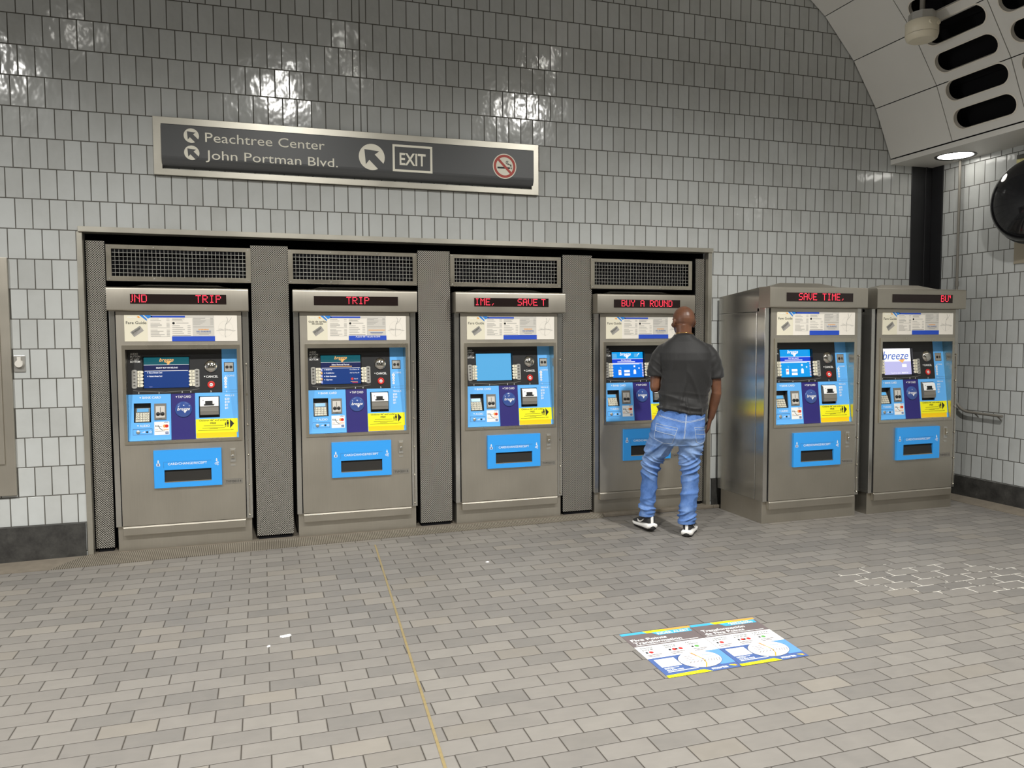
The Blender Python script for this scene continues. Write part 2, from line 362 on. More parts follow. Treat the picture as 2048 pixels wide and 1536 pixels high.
# ------------------------------------------------------------------ the setting
NX0, NX1, NZ, XR, HK = -1.205, 3.935, 2.365, 6.5, .028
CEIL = 5.42
def struct(o, label, cat): return tag(o, label, cat, kind='structure')
f = MB(); f.add([(-9, -12, 0), (XR, -12, 0), (XR, 0, 0), (-9, 0, 0)], [(0, 1, 2, 3)])
struct(f.build('floor', M['floor']), 'grey brown floor of rectangular pavers laid in running bond', 'floor')
w = MB()
w.box(-9, NX0, 0, .12, 0, CEIL); w.box(NX1, XR+.1, 0, .12, 0, CEIL); w.box(NX0, NX1, 0, .12, NZ, CEIL)
struct(w.build('wall_back', M['wall']), 'wall of grey glazed upright tiles behind the ticket machines', 'wall')
w = MB(); w.box(XR, XR+.12, -12, 0, 0, CEIL)
struct(w.build('wall_right', M['rwall']), 'tiled side wall running forward beside the last ticket machine', 'wall')
w = MB(); w.box(-9.1, XR, -12.1, -12, 0, CEIL); struct(w.build('wall_front', M['hall']), 'plain grey wall across the hall facing the ticket machines', 'wall')
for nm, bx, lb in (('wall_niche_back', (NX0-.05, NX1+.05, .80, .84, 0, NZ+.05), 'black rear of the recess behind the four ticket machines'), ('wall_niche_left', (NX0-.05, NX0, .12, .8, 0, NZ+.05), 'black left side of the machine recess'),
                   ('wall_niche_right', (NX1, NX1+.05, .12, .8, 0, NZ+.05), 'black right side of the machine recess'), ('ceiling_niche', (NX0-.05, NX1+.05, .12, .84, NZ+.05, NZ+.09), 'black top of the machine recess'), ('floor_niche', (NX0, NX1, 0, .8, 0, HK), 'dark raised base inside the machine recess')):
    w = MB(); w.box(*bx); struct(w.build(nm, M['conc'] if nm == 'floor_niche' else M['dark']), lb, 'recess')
w = MB(); w.box(-9, NX0-.04, -.022, -.001, 0, .272); struct(w.build('baseboard_left', M['base'], bevel=.002), 'black stone base course under the tiles left of the niche', 'baseboard')
w = MB(); w.box(NX1+.03, XR, -.018, -.001, 0, .272); struct(w.build('baseboard_back', M['base']), 'black stone base course behind the two freestanding machines', 'baseboard')
w = MB(); w.box(XR-.02, XR-.001, -12, -.02, 0, .222); struct(w.build('baseboard_right', M['base'], bevel=.002), 'black stone base course under the tiled side wall', 'baseboard')
# sloped concrete kerbs
def wedge(name, pts, label):
    """pts: list of (x_back,y_back,z_back, x_front,y_front)"""
    b = MB(); n = len(pts)
    vs = [(p[0], p[1], p[2]) for p in pts]+[(p[3], p[4], .004) for p in pts]+[(p[0], p[1], 0) for p in pts]+[(p[3], p[4], 0) for p in pts]
    fs = []
    for i in range(n-1): fs += [(i, n+i, n+i+1, i+1), (n+i, 3*n+i, 3*n+i+1, n+i+1), (i+1, 2*n+i+1, 2*n+i, i), (2*n+i, 2*n+i+1, 3*n+i+1, 3*n+i)]
    fs += [(0, 2*n, 3*n, n), (n-1, 2*n-1, 4*n-1, 3*n-1)]
    b.add(vs, fs); return struct(b.build(name, M['conc']), label, 'kerb')
wedge('trim_kerb_left', [(-9, -.022, .05, -9, -.27), (-1.8, -.022, .022, -1.8, -.24), (-1.25, -.022, .03, -1.43, -.232)], 'sloped concrete kerb at the foot of the wall left of the niche')
wedge('trim_kerb_right', [(XR-.02, -12, .035, XR-.17, -12), (XR-.02, -.6, .035, XR-.165, -.6), (XR-.02, -.02, .03, XR-.16, -.02)], 'low concrete kerb along the foot of the side wall')
b = MB(); b.box(NX1+.03, XR-.02, -.05, -.018, 0, .03); b.box(2.86, NX1+.03, -.05, .0, 0, .03); struct(b.build('trim_kerb_back', M['conc'], bevel=.006), 'low concrete kerb below the right end of the niche', 'kerb')
# vault: faceted barrel of panels, two rounded slots per perforated panel
PROF = [(5.975, 3.285), (5.966, 3.338), (5.770, 3.812), (5.495, 4.240), (5.152, 4.618)]
a = 142
while a < 176:
    x, z = PROF[-1]; PROF.append((x+.512*cos(radians(a)), z+.512*sin(radians(a)))); a += 10
b = MB(); b.box(PROF[0][0], XR, -12, 0, PROF[0][1], PROF[0][1]+.02); b.box(PROF[0][0]-.002, PROF[0][0]+.02, -12, 0, PROF[0][1]+.0205, PROF[1][1]-.006); b.box(PROF[0][0]-.002, PROF[0][0]+.0, -12, 0, PROF[0][1], PROF[0][1]+.0205)
ceiling = struct(b.build('ceiling', M['vault']), 'vaulted ceiling of grey metal panels with rounded slots above a low soffit', 'ceiling')
b = MB()
for i in range(1, len(PROF)-1):
    (x0, z0), (x1, z1) = PROF[i], PROF[i+1]; o = .16
    b.add([(x0+o, -12, z0), (x0+o, 0, z0), (x1+o, 0, z1+o*.6), (x1+o, -12, z1+o*.6)], [(0, 1, 2, 3)])
b.build('ceiling_void_liner', M['dark'], ceiling)
b = MB(); b.box(-9, PROF[-1][0]+.3, -12, 0, CEIL, CEIL+.05); b.build('ceiling_flat', M['ceil'], ceiling)
def slot_outline(cy, cs, L, H, n=12):
    r = H/2; P = []
    for k in range(n+1): a = -pi/2+pi*k/n; P.append((cy+L/2-r+r*cos(a), cs+r*sin(a)))
    for k in range(n+1): a = pi/2+pi*k/n; P.append((cy-L/2+r+r*cos(a), cs+r*sin(a)))
    return P
def vault_panel(i, y0, y1, slots):
    (xa, za), (xb, zb) = PROF[i], PROF[i+1]; Ln = sqrt((xb-xa)**2+(zb-za)**2); dx, dz = (xb-xa)/Ln, (zb-za)/Ln
    nx, nz = dz, -dx     # outward, behind the panel
    g = .004; outer = [(y0+g, g), (y1-g, g), (y1-g, Ln-g), (y0+g, Ln-g)]
    bm = bmesh.new(); loops = [outer]+slots; edges = []
    for lp in loops:
        vs = [bm.verts.new((p[0], p[1], 0)) for p in lp]
        edges += [bm.edges.new((vs[k], vs[(k+1) % len(vs)])) for k in range(len(vs))]
    bmesh.ops.triangle_fill(bm, use_beauty=True, edges=edges)
    bm.verts.ensure_lookup_table(); bm.verts.index_update()
    V = [v.co.copy() for v in bm.verts]; T = [tuple(v.index for v in f.verts) for f in bm.faces]; bm.free()
    P = lambda y, s, d: (xa+dx*s+nx*d, y, za+dz*s+nz*d)
    mb = MB(); mb.add([P(v.x, v.y, 0) for v in V], T, 0)
    for k, lp in enumerate(loops):
        n = len(lp); m = 1 if k else 0; d = .035 if k else .02
        mb.add([P(p[0], p[1], 0) for p in lp]+[P(p[0], p[1], d) for p in lp], [(q, (q+1) % n, n+(q+1) % n, n+q) for q in range(n)], m, bool(k))
        if k:   # raised pale rim round the slot
            cyy = sum(p[0] for p in lp)/n; css = sum(p[1] for p in lp)/n
            out = [(p[0]+.010*(1 if p[0] > cyy else -1)*min(1, abs(p[0]-cyy)/.2), p[1]+.010*(p[1]-css)/.085) for p in lp]
            mb.add([P(p[0], p[1], -.004) for p in lp]+[P(p[0], p[1], -.0015) for p in out], [(q, (q+1) % n, n+(q+1) % n, n+q) for q in range(n)], 1, True)
            mb.add([P(p[0], p[1], -.004) for p in lp]+[P(p[0], p[1], .004) for p in lp], [(q, (q+1) % n, n+(q+1) % n, n+q) for q in range(n)], 1, True)
    mb.build('ceiling_panel', [M['vault'], M['vaultedge']], ceiling)
for i in range(1, len(PROF)-1):
    for j in range(9):
        y1, y0 = -.72*j-.005, -.72*(j+1)-.005
        sl = []
        if j and i <= 4:
            yc = (y0+y1)/2-.012
            sl = [slot_outline(yc, .168, .595, .172), slot_outline(yc, .422, .595, .172)]
        vault_panel(i, y0, y1, sl)
# corner column
b = MB(); b.box(6.237, XR-.002, -.012, -.001, 0, 3.284); b.box(XR-.014, XR-.002, -.145, -.012, 0, 3.284); b.box(6.40, 6.425, -.02, -.012, 0, 3.284)
struct(b.build('trim_corner_column', M['column'], bevel=.002), 'black steel cover strip up the corner between the two tiled walls', 'column')
# metal joint strip in the floor
b = MB(); y0, y1 = -.31, -9.
xs = lambda y: .8+(y+.307)*.0587
b.add([(xs(y)+dx, y, z) for y in (y0, y1) for dx in (-.006, .006) for z in (0, .003)], [(0, 2, 3, 1), (1, 3, 7, 5), (0, 1, 5, 4), (2, 6, 7, 3), (4, 5, 7, 6), (0, 4, 6, 2)])
struct(b.build('trim_floor_joint', M['brass']), 'thin brass coloured joint strip running across the paver floor', 'strip')

# ------------------------------------------------------------------ things fixed to the walls
# ribbed ramp in front of the machines: a mesh wedge tapering to the right
b = MB(); P = [(-1.25, -.016), (2.85, -.016), (2.85, -.058), (1.875, -.098), (.55, -.150), (-.55, -.196), (-1.43, -.238)]
zt = lambda p: .031 if p[1] > -.02 else .005
n = len(P); b.add([(p[0], p[1], zt(p)) for p in P]+[(p[0], p[1], .0) for p in P], [tuple(range(n))[::-1], tuple(range(n, 2*n))]+[(i, (i+1) % n, n+(i+1) % n, n+i) for i in range(n)])
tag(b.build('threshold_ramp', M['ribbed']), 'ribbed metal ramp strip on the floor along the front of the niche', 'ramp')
# stainless surround of the niche
b = MB(); b.box(-1.222, 3.952, -.028, .10, 2.362, 2.400); b.box(-1.235, -1.198, -.012, .06, HK, 2.362); b.box(3.912, 3.950, -.012, .06, HK, 2.362)
tag(b.build('niche_surround', M['frame'], bevel=.002), 'stainless steel surround framing the recess with the four ticket machines', 'frame')
# perforated panels between the machines
PX = [(-1.190, -1.068), (-.064, .211), (1.230, 1.498), (2.500, 2.776), (3.815, 3.905)]
PL = ['narrow perforated steel panel at the left end of the niche', 'perforated steel panel standing between the first and second ticket machines',
      'perforated steel panel standing between the second and third ticket machines', 'perforated steel panel left of the machine used by the man',
      'narrow perforated steel panel at the right end of the niche']
for (x0, x1), lb in zip(PX, PL):
    r = empty('perforated_panel', ((x0+x1)/2, .06, HK)); tag(r, lb, 'panel', 'perforated panels in the niche'); h = (x1-x0)/2
    MB().box(-h, h, -.012, .0, .028, 2.28).build('sheet', M['perf'], r)
    q = MB(); q.box(-h, -h+.012, .0, .07, .028, 2.28); q.box(h-.012, h, .0, .07, .028, 2.28); q.box(-h+.01, h-.01, .0, .6, 0, .028); q.build('side_flange', M['dark'], r)
# woven wire grilles over the machines
GC = [-.561, .716, 1.988, 3.263]; GW = [.497, .505, .490, .503]
GL = ['framed wire mesh grille above the leftmost ticket machine', 'framed wire mesh grille above the second ticket machine in the niche',
      'framed wire mesh grille above the ticket machine with the blank blue screen', 'framed wire mesh grille above the ticket machine the man is using']
SCREW = MB().lathe(0, 0, 0, [(.0005, 0), (.005, .001), (.006, .004)], 'y', 0, 10).mesh('screw', M['gmetal'])
for c, hw, lb in zip(GC, GW, GL):
    r = empty('vent_grille', (c, .03, 2.022)); tag(r, lb, 'grille', 'wire grilles over the machines'); H = .262
    MB().frame((-hw, hw, 0, H), (-hw+.036, hw-.036, .034, H-.030), -.0, .012).build('grille_frame', M['bright'], r, bevel=.0015)
    q = MB(); x0, x1, z0, z1 = -hw+.03, hw-.03, .03, H-.026; nx = 34; nz = 7
    for k in range(1, nx):
        x = x0+(x1-x0)*k/nx; q.tube([(x, .016+(.0025 if (k+j) % 2 else -.0025), z0+(z1-z0)*j/nz) for j in range(nz+1)], .0021, 0, 5, False)
    for j in range(1, nz):
        z = z0+(z1-z0)*j/nz; q.tube([(x0+(x1-x0)*k/nx, .016+(-.0025 if (k+j) % 2 else .0025), z) for k in range(nx+1)], .0021, 0, 5, False)
    q.build('wire_mesh', M['gmetal'], r)
    for x in (-hw+.018, -hw*.36, hw*.36, hw-.018):
        for z in (.016, H-.014): link('screw', SCREW, r, (x, -.003, z))
    q = MB(); q.box(-hw+.02, hw-.02, .10, .11, 0, H); q.build('back_plate', M['dark'], r)
# way-out sign
r = empty('direction_sign', (.77, 0, 2.791)); tag(r, 'long charcoal sign with EXIT and street names high on the tiled wall', 'sign')
hw, H = 1.482, .416
MB().frame((-hw, hw, 0, H), (-hw+.058, hw-.062, .045, H-.054), -.035, -.001).build('sign_frame', M['frame'], r, bevel=.002)
q = MB(); x0, x1 = -1.426, 1.430
cs = [(-.02, .348), (-.045, .352), (-.055, .350), (-.058, .345), (-.058, .12)]+[(-.058+.06*(1-cos(t)), .12-.075*sin(t)) for t in [pi/2*k/8 for k in range(1, 9)]]+[(-.002, .045), (-.002, .348)]
n = len(cs); q.add([(x, y, z+.012) for x in (x0, x1) for y, z in cs], [(i, (i+1) % n, n+(i+1) % n, n+i) for i in range(n)], 0, False); q.add([(x, y, z+.012) for x in (x0, x1) for y, z in cs], [tuple(range(n))[::-1], tuple(range(n, 2*n))], 0)
ox, oz, y = -.77, -2.791, -.0595
def arrow_disc(q, cx, cz, r):
    """pale disc with a dark arrow to the upper left cut out of it"""
    q.disc(cx, cz, r, y, 1, 40); d = .7071*r
    P = lambda a, b: (cx+(-a*.7071+b*.7071)*r, cz+(a*.7071+b*.7071)*r)   # a along up-left, b across
    q.flat([P(.80, -.0)][:1]+[P(-.08, -.74), P(-.02, -.30), P(-1.02, -.30), P(-1.02, .30), P(-.02, .30), P(-.08, .74)], y-.0006, 0)
arrow_disc(q, -.452+ox, 3.078+oz, .052); arrow_disc(q, -.452+ox, 2.955+oz, .052); arrow_disc(q, .856+ox, 3.011+oz, .101)
q.text('Peachtree Center', -.358+ox, .497+ox, 3.040+oz, y, 1, h=.072); q.text('John Portman Blvd.', -.358+ox, .594+ox, 2.915+oz, y, 1, h=.070)
q.frame((1.019+ox, 1.338+ox, 2.912+oz, 3.122+oz), (1.036+ox, 1.321+ox, 2.929+oz, 3.105+oz), y, y+.001, 1)
q.text('EXIT', 1.074+ox, 1.284+ox, 2.966+oz, y, 1, h=.097, bold=.02)
cx, cz = 1.945+ox, 3.007+oz
q.disc(cx, cz, .102, y, 1, 40); q.ring(cx, cz, .074, .094, y-.0004, 2, 40)
q.rect(cx-.062, cx+.046, cz-.020, cz-.006, y-.0004, 3); q.rect(cx+.050, cx+.055, cz-.020, cz-.006, y-.0004, 3); q.rect(cx+.059, cx+.064, cz-.020, cz-.006, y-.0004, 3)
for o in (0, .014): q.stroke([(cx+.050+o*.6, cz+.000), (cx+.048+o*.6, cz+.014), (cx+.026+o, cz+.016), (cx+.012+o, cz+.026), (cx+.014+o, cz+.040), (cx+.026+o*.4, cz+.044)], .005, y-.0004, 3)
c45 = .7071; q.flat([(cx+(-.082*c45-.010*c45), cz+.082*c45-.010*c45), (cx+.082*c45-.010*c45, cz-.082*c45-.010*c45), (cx+.082*c45+.010*c45, cz-.082*c45+.010*c45), (cx-.082*c45+.010*c45, cz+.082*c45+.010*c45)], y-.0008, 2)
q.build('sign_face', [M['signface'], M['signink'], M['signred'], M['ink']], r)
# steel cupboard at the left edge
r = empty('wall_cabinet', (-2.25, 0, .50)); tag(r, 'grey steel cabinet door set in the wall beside the outlet', 'cabinet')
MB().box(-.6, .585, -.03, -.001, 0, 1.665).build('cabinet_frame', M['steel'], r, bevel=.003)
MB().box(-.56, .525, -.042, -.03, .225, 1.345).build('cabinet_door', M['steel'], r, bevel=.003)
# outlet
r = empty('electrical_outlet', (-1.62, -.001, 1.428)); tag(r, 'small round locking outlet with a square plate on white tiles', 'outlet')
MB().box(-.036, .036, -.008, 0, -.058, .058).build('cover_plate', M['gmetal'], r, bevel=.003)
q = MB().lathe(0, 0, 0, [(.024, -.030), (.026, -.026), (.026, -.008)], 'y', 0, 20); q.box(-.012, .012, -.022, -.006, .02, .048, 0); q.build('socket_cap', M['lgrey'], r, bevel=.001)
# conduit pipe bending into a rail on the side wall
pts = [(6.45, -.375, 3.28), (6.45, -.375, 1.06)]+[(6.45, -.375-.17*(1-cos(t)), 1.06-.20*sin(t)) for t in [pi/2*k/8 for k in range(1, 9)]]+[(6.45, -.70, .854), (6.45, -.905, .850)]
r = empty('conduit_pipe', (6.45, -.4, .85)); tag(r, 'grey metal pipe down the side wall bending forward into a short rail', 'pipe')
L = lambda p: (p[0]-6.45, p[1]+.4, p[2]-.85)
MB().tube([L(p) for p in pts], .0125, 0, 10).build('pipe', M['midgrey'], r)
for p in ((6.45, -.62, .845), (6.45, -.86, .838)): MB().tube([L(p), L((6.47, p[1], p[2]-.012)), L((6.490, p[1], p[2]-.03))], .006, 0, 8).build('pipe_bracket', M['midgrey'], r)
MB().tube([L((6.45, -.375, 2.12)), L((6.45, -.375, 2.07))], .017, 0, 10).build('pipe_coupling', M['midgrey'], r)
# dome mirror with its back plate
r = empty('dome_mirror', (6.49, -1.18, 2.76)); tag(r, 'shiny black dome mirror bulging from the side wall at the picture edge', 'mirror')
q = MB(tf=lambda x, y, z: (x, y, z)); prof = [(.002, -.335)]+[(.36*sin(t), -.115-.22*cos(t)) for t in [pi/2*k/14 for k in range(1, 15)]]
q.lathe(0, 0, 0, prof, 'x', 0, 40); q.build('mirror_dome', M['dome'], r)
MB().lathe(0, 0, 0, [(.372, -.115), (.376, -.100), (.365, -.085), (.20, -.02), (.20, -.004)], 'x', 0, 40).build('mirror_rim', M['blackplast'], r)
b = MB(); b.box(6.487, 6.499, -1.75, -.935, 2.235, 2.66); tag(b.build('wall_plate', M['beige'], bevel=.003), 'beige plate screwed to the side wall below the dome mirror', 'plate')
b = MB(); b.box(6.485, 6.499, -1.35, -.935, 2.98, 3.165, 0); b.box(6.47, 6.499, -1.40, -.95, 3.165, 3.20, 1)
tag(b.build('wall_notice', [plain('faded_yellow_paper', rgb(222, 214, 150), .6, var=.3, scale=30), M['darkgrey']]), 'pale yellow notice peeking out above the dome mirror', 'notice')
# soffit downlights
for k, y in enumerate(SOFF):
    r = empty('recessed_downlight', (6.265, y, 3.285)); tag(r, ['round lit downlight in the soffit over the corner'][0] if k == 0 else ('', 'second', 'third', 'fourth')[k]+' round recessed downlight along the soffit counted from the corner', 'lamp', 'soffit downlights')
    q = MB(); n = 36
    q.add([(rr*cos(2*pi*i/n), rr*sin(2*pi*i/n), zz) for rr, zz in ((.150, -.001), (.172, -.008), (.178, -.001)) for i in range(n)], [(j*n+i, j*n+(i+1) % n, (j+1)*n+(i+1) % n, (j+1)*n+i) for j in range(2) for i in range(n)], 0, True)
    q.build('lamp_ring', M['darkgrey'], r)
    q = MB(); q.add([(.15*cos(2*pi*i/n), .15*sin(2*pi*i/n), -.002) for i in range(n)], [tuple(range(n))[::-1]], 0); q.build('lamp_lens', M['lamp'], r)
# cream beacon hanging from the vault on a conduit
r = empty('pendant_beacon', (5.31, -1.0, 4.05)); tag(r, 'cream drum shaped beacon hanging on a conduit under the vault', 'beacon')
q = MB().lathe(0, 0, 0, [(.10, .004), (.118, .016), (.126, .042), (.1275, .050)], 'z', 0, 36); q.lathe(0, 0, 0, [(.122, .052), (.128, .056), (.128, .150), (.120, .156)], 'z', 0, 36)
q.lathe(0, 0, 0, [(.124, .049), (.124, .053)], 'z', 1, 36)
for ax, az in ((-.03, .115), (.045, .115)): q.lathe(ax, -.118, az, [(.017, -.012), (.019, -.009), (.019, .02)], 'y', 0, 16)
q.build('beacon_drum', [M['creamplast'], M['darkgrey']], r)
q = MB().lathe(0, 0, 0, [(.105, .150), (.105, .225)], 'z', 0, 8, False); q.build('junction_box', M['gmetal'], r)
MB().tube([(0, 0, .22), (0, 0, .62)], .021, 0, 12).build('conduit', M['midgrey'], r)

# ------------------------------------------------------------------ floor decals
def decal(name, corners, label, es):
    TL, TR, BR, BL = corners; cx = sum(c[0] for c in corners)/4; cyy = sum(c[1] for c in corners)/4
    def tf(u, d, v):    # u right, v down, d height index
        x = (TL[0]*(1-u)+TR[0]*u)*(1-v)+(BL[0]*(1-u)+BR[0]*u)*v; y = (TL[1]*(1-u)+TR[1]*u)*(1-v)+(BL[1]*(1-u)+BR[1]*u)*v
        return (x-cx, y-cyy, d)
    K = dict(grey=0, cyan=1, yel=2, ora=3, white=4, navy=5, blue=6, ink=7, red=8, green=9, y2=10)
    q = MB(tf); z = .0012
    R = lambda u0, u1, v0, v1, m, k: q.add([(u0, z+k*.00025, v1), (u1, z+k*.00025, v1), (u1, z+k*.00025, v0), (u0, z+k*.00025, v0)], [(0, 1, 2, 3)], K[m])
    PL = lambda pts, m, k: q.add([(p[0], z+k*.00025, p[1]) for p in pts], [tuple(range(len(pts)))], K[m])
    def T(s, u0, u1, v, m, k, asp=.72, h=None, bold=.02):
        vs, fs, a, b, c, d = text_geo(s, bold, 0); sx = (u1-u0)/(b-a); sv = sx*asp if h is None else h/.73
        q.add([(u0+(p[0]-a)*sx, z+k*.00025, v-p[1]*sv) for p in vs], fs, K[m])
    q.add([(0, 0, 0), (1, 0, 0), (1, 0, 1), (0, 0, 1), (0, z, 0), (1, z, 0), (1, z, 1), (0, z, 1)], [(4, 7, 6, 5), (0, 1, 5, 4), (1, 2, 6, 5), (2, 3, 7, 6), (3, 0, 4, 7)], 0)
    R(0, 1, 0, .34, 'grey', 1); R(0, 1, 0, .05, 'cyan', 2); PL([(.32, .0), (.98, 0), (.98, .045), (.36, .05)][::-1], 'yel', 3); PL([(.62, 0), (1, 0), (1, .045), (.66, .045)][::-1], 'ora', 4)
    PL([(.42, .05), (.97, .05), (.97, .125), (.48, .125)][::-1], 'cyan', 3)
    if es: T('ALERTA DE', .55, .88, .083, 'y2', 5); T('PASAJEROS', .58, .92, .118, 'y2', 5)
    else: T('RIDER ALERT', .48, .94, .115, 'y2', 5, h=.05)
    if es: T('Transformación', .06, .72, .205, 'white', 3, h=.052); T('de Five Points', .06, .66, .275, 'white', 3, h=.052)
    else: T('Five Points', .05, .55, .205, 'white', 3, h=.052); T('Transformation', .05, .72, .275, 'white', 3, h=.052)
    R(.05, .93, .296, .306, 'white', 3)
    R(0, 1, .33, .60, 'white', 2)
    for k, (hd, sub) in enumerate((('Comenzando', 'el 8 de julio'), ('Comenzando', 'el 29 de julio'), ('NO hay', 'cambio')) if es else (('Starting', 'July 8'), ('Starting', 'July 29'), ('NO', 'change'))):
        u = .05+.32*k; T(hd, u, u+(.24 if es else .17 if k < 2 else .08), .385, 'ink', 3, h=.028); T(sub, u, u+(.22 if es else .15), .425, 'ink', 3, h=.028)
        for j in range((1, 2, 1)[k]):
            c0 = u+.09+.09*j; PL([(c0+.03*cos(a*pi/8), .475+.024*sin(a*pi/8)) for a in range(16)], 'green' if k == 2 else 'red', 3); R(c0-.075, c0-.045, .458, .49, 'ink', 3)
        for j in range(2): R(u, u+.20-.05*j, .525+.03*j, .537+.03*j, 'grey', 3)
        if k: R(u-.025, u-.022, .36, .57, 'grey', 3)
    R(0, 1, .60, 1, 'navy', 2); PL([(.62, .60), (1, .60), (1, .90), (.80, .90)][::-1], 'blue', 3)
    R(.06, .33, .635, .80, 'white', 3)
    for j, wd in enumerate((.20, .12)): R(.07, .07+wd, .820+.018*j, .828+.018*j, 'white', 3)
    T('404-848-5000', .07, .30, .880, 'white', 3, h=.022); R(.07, .48, .892, .905, 'white', 3)
    PL([(.62+.285*cos(a*pi/18), .745+.172*sin(a*pi/18)) for a in range(36)], 'ink', 4); PL([(.62+.279*cos(a*pi/18), .745+.168*sin(a*pi/18)) for a in range(36)], 'white', 5)
    def S(pts, wd, m):
        for a, b in zip(pts[:-1], pts[1:]):
            dx, dy = b[0]-a[0], b[1]-a[1]; Ln = sqrt(dx*dx+dy*dy); nx, ny = -dy/Ln*wd/2, dx/Ln*wd/2
            PL([(a[0]-nx, a[1]-ny), (a[0]+nx, a[1]+ny), (b[0]+nx, b[1]+ny), (b[0]-nx, b[1]-ny)], m, 6)
    S([(.60, .60), (.63, .68), (.66, .76), (.64, .84), (.58, .91)], .016, 'ora'); S([(.58, .59), (.62, .68)], .008, 'red'); S([(.36, .765), (.66, .752), (.88, .72)], .007, 'blue')
    for j in range(5): S([(.44+.05*j, .80), (.48+.05*j, .775)], .008, 'grey'); S([(.70+.035*j, .80+.008*j), (.73+.035*j, .765)], .008, 'grey')
    for j in range(3): R(.44, .56, .66+.035*j, .668+.035*j, 'grey', 6)
    T('Atlanta', .70, .82, .69, 'blue', 6, h=.026)
    PL([(0, .955), (.52, .945), (.60, 1), (0, 1)][::-1], 'yel', 4); R(.08, .42, .972, .982, 'ora', 5)
    T('marta', .62, .84, .972, 'white', 4, h=.040, bold=.04); PL([(.87, .935), (.95, .975), (.93, .935)], 'yel', 4); PL([(.89, .935), (.97, .975), (.96, .94)], 'ora', 5)
    o = q.build(name, [M[k] for k in ('decalgrey', 'decalcyan', 'yellow', 'orange', 'white', 'decalnavy', 'decalblue', 'ink', 'red', 'green', 'cream')], loc=(cx, cyy, 0))
    tag(o, label, 'decal', 'rider alert decals on the floor')
decal('floor_decal', [(1.785, -2.563), (2.203, -2.566), (2.169, -3.113), (1.772, -3.117)], 'rider alert decal on the floor with English text, the left one of a pair', False)
decal('floor_decal', [(2.206, -2.566), (2.609, -2.573), (2.559, -3.112), (2.172, -3.113)], 'rider alert decal on the floor with Spanish text, the right one of a pair', True)
# litter
def scrap(x, y, s, label):
    b = MB(); n = 9; P = [(s*(1+.35*sin(3.1*k+x))*cos(2*pi*k/n), s*.6*(1+.3*cos(2.3*k))*sin(2*pi*k/n), .004+.004*sin(k*1.7)) for k in range(n)]
    b.add(P+[(0, 0, .010)], [(k, (k+1) % n, n) for k in range(n)]); b.add([(p[0], p[1], .001) for p in P]+P, [(k, (k+1) % n, n+(k+1) % n, n+k) for k in range(n)])
    tag(b.build('paper_scrap', M['white'], loc=(x, y, 0)), label, 'litter', 'white scraps on the floor')
scrap(.087, -2.009, .030, 'largest white paper scrap on the pavers left of the joint strip')
scrap(1.492, -1.04, .011, 'tiny white crumb on the pavers in front of the second perforated panel')
scrap(.0, -2.13, .009, 'tiny white crumb lying just in front of the largest paper scrap')

# ------------------------------------------------------------------ ticket machines
FONT5 = dict(J='0111100010000100001000010100100110 0'.replace(' ', ''), N='10001110011010110011100011000110001', D='11110100011000110001100011000111110', T='11111001000010000100001000010000100',
             R='11110100011000111110101001001010001', I='01110001000010000100001000010001110', P='11110100011000111110100001000010000', M='10001110111010110001100011000110001',
             E='11111100001000011110100001000011111', S='01111100001000001110000010000111110', A='01110100011000111111100011000110001', V='10001100011000110001100010101000100',
             B='11110100011000111110100011000111110', U='10001100011000110001100011000101110', Y='10001100010101000100001000010000100', O='01110100011000110001100011000101110')
FONT5[','] = '0'*25+'0010001000'; FONT5[' '] = '0'*35; FONT5['`'] = '11000110000100000000000000000000000'
FONT5['j'] = '00001000010000100001000011000101110'
def tilt(z): return .004+.086*max(0, min(1, (z-.82)/.67))
PT = lambda x, y, z: (x, y+tilt(z), z)
_cache = {}
def cached(key, fn, mats):
    if key not in _cache: _cache[key] = fn().mesh(key, mats)
    return _cache[key]
def led_msg(words):
    """words: list of (text, x start); 5x7 dot letters on the window"""
    def fn():
        q = MB(); q.box(-.325, .327, -.0662, -.060, 1.825, 1.895, 0); p = .0077; r = .0030
        for t, x0 in words:
            x = x0
            for ch in t:
                g = FONT5[ch]
                for k, b in enumerate(g):
                    if b == '1':
                        cx, cz = x+(k % 5)*p, 1.8875-(k//5)*p*1.06
                        if -.322 < cx < .324: q.flat([(cx+r*cos(2*pi*a/8), cz+r*sin(2*pi*a/8)) for a in range(8)], -.0668, 1)
                x += p*(4 if ch in ',`' else 6)
        return q
    return fn
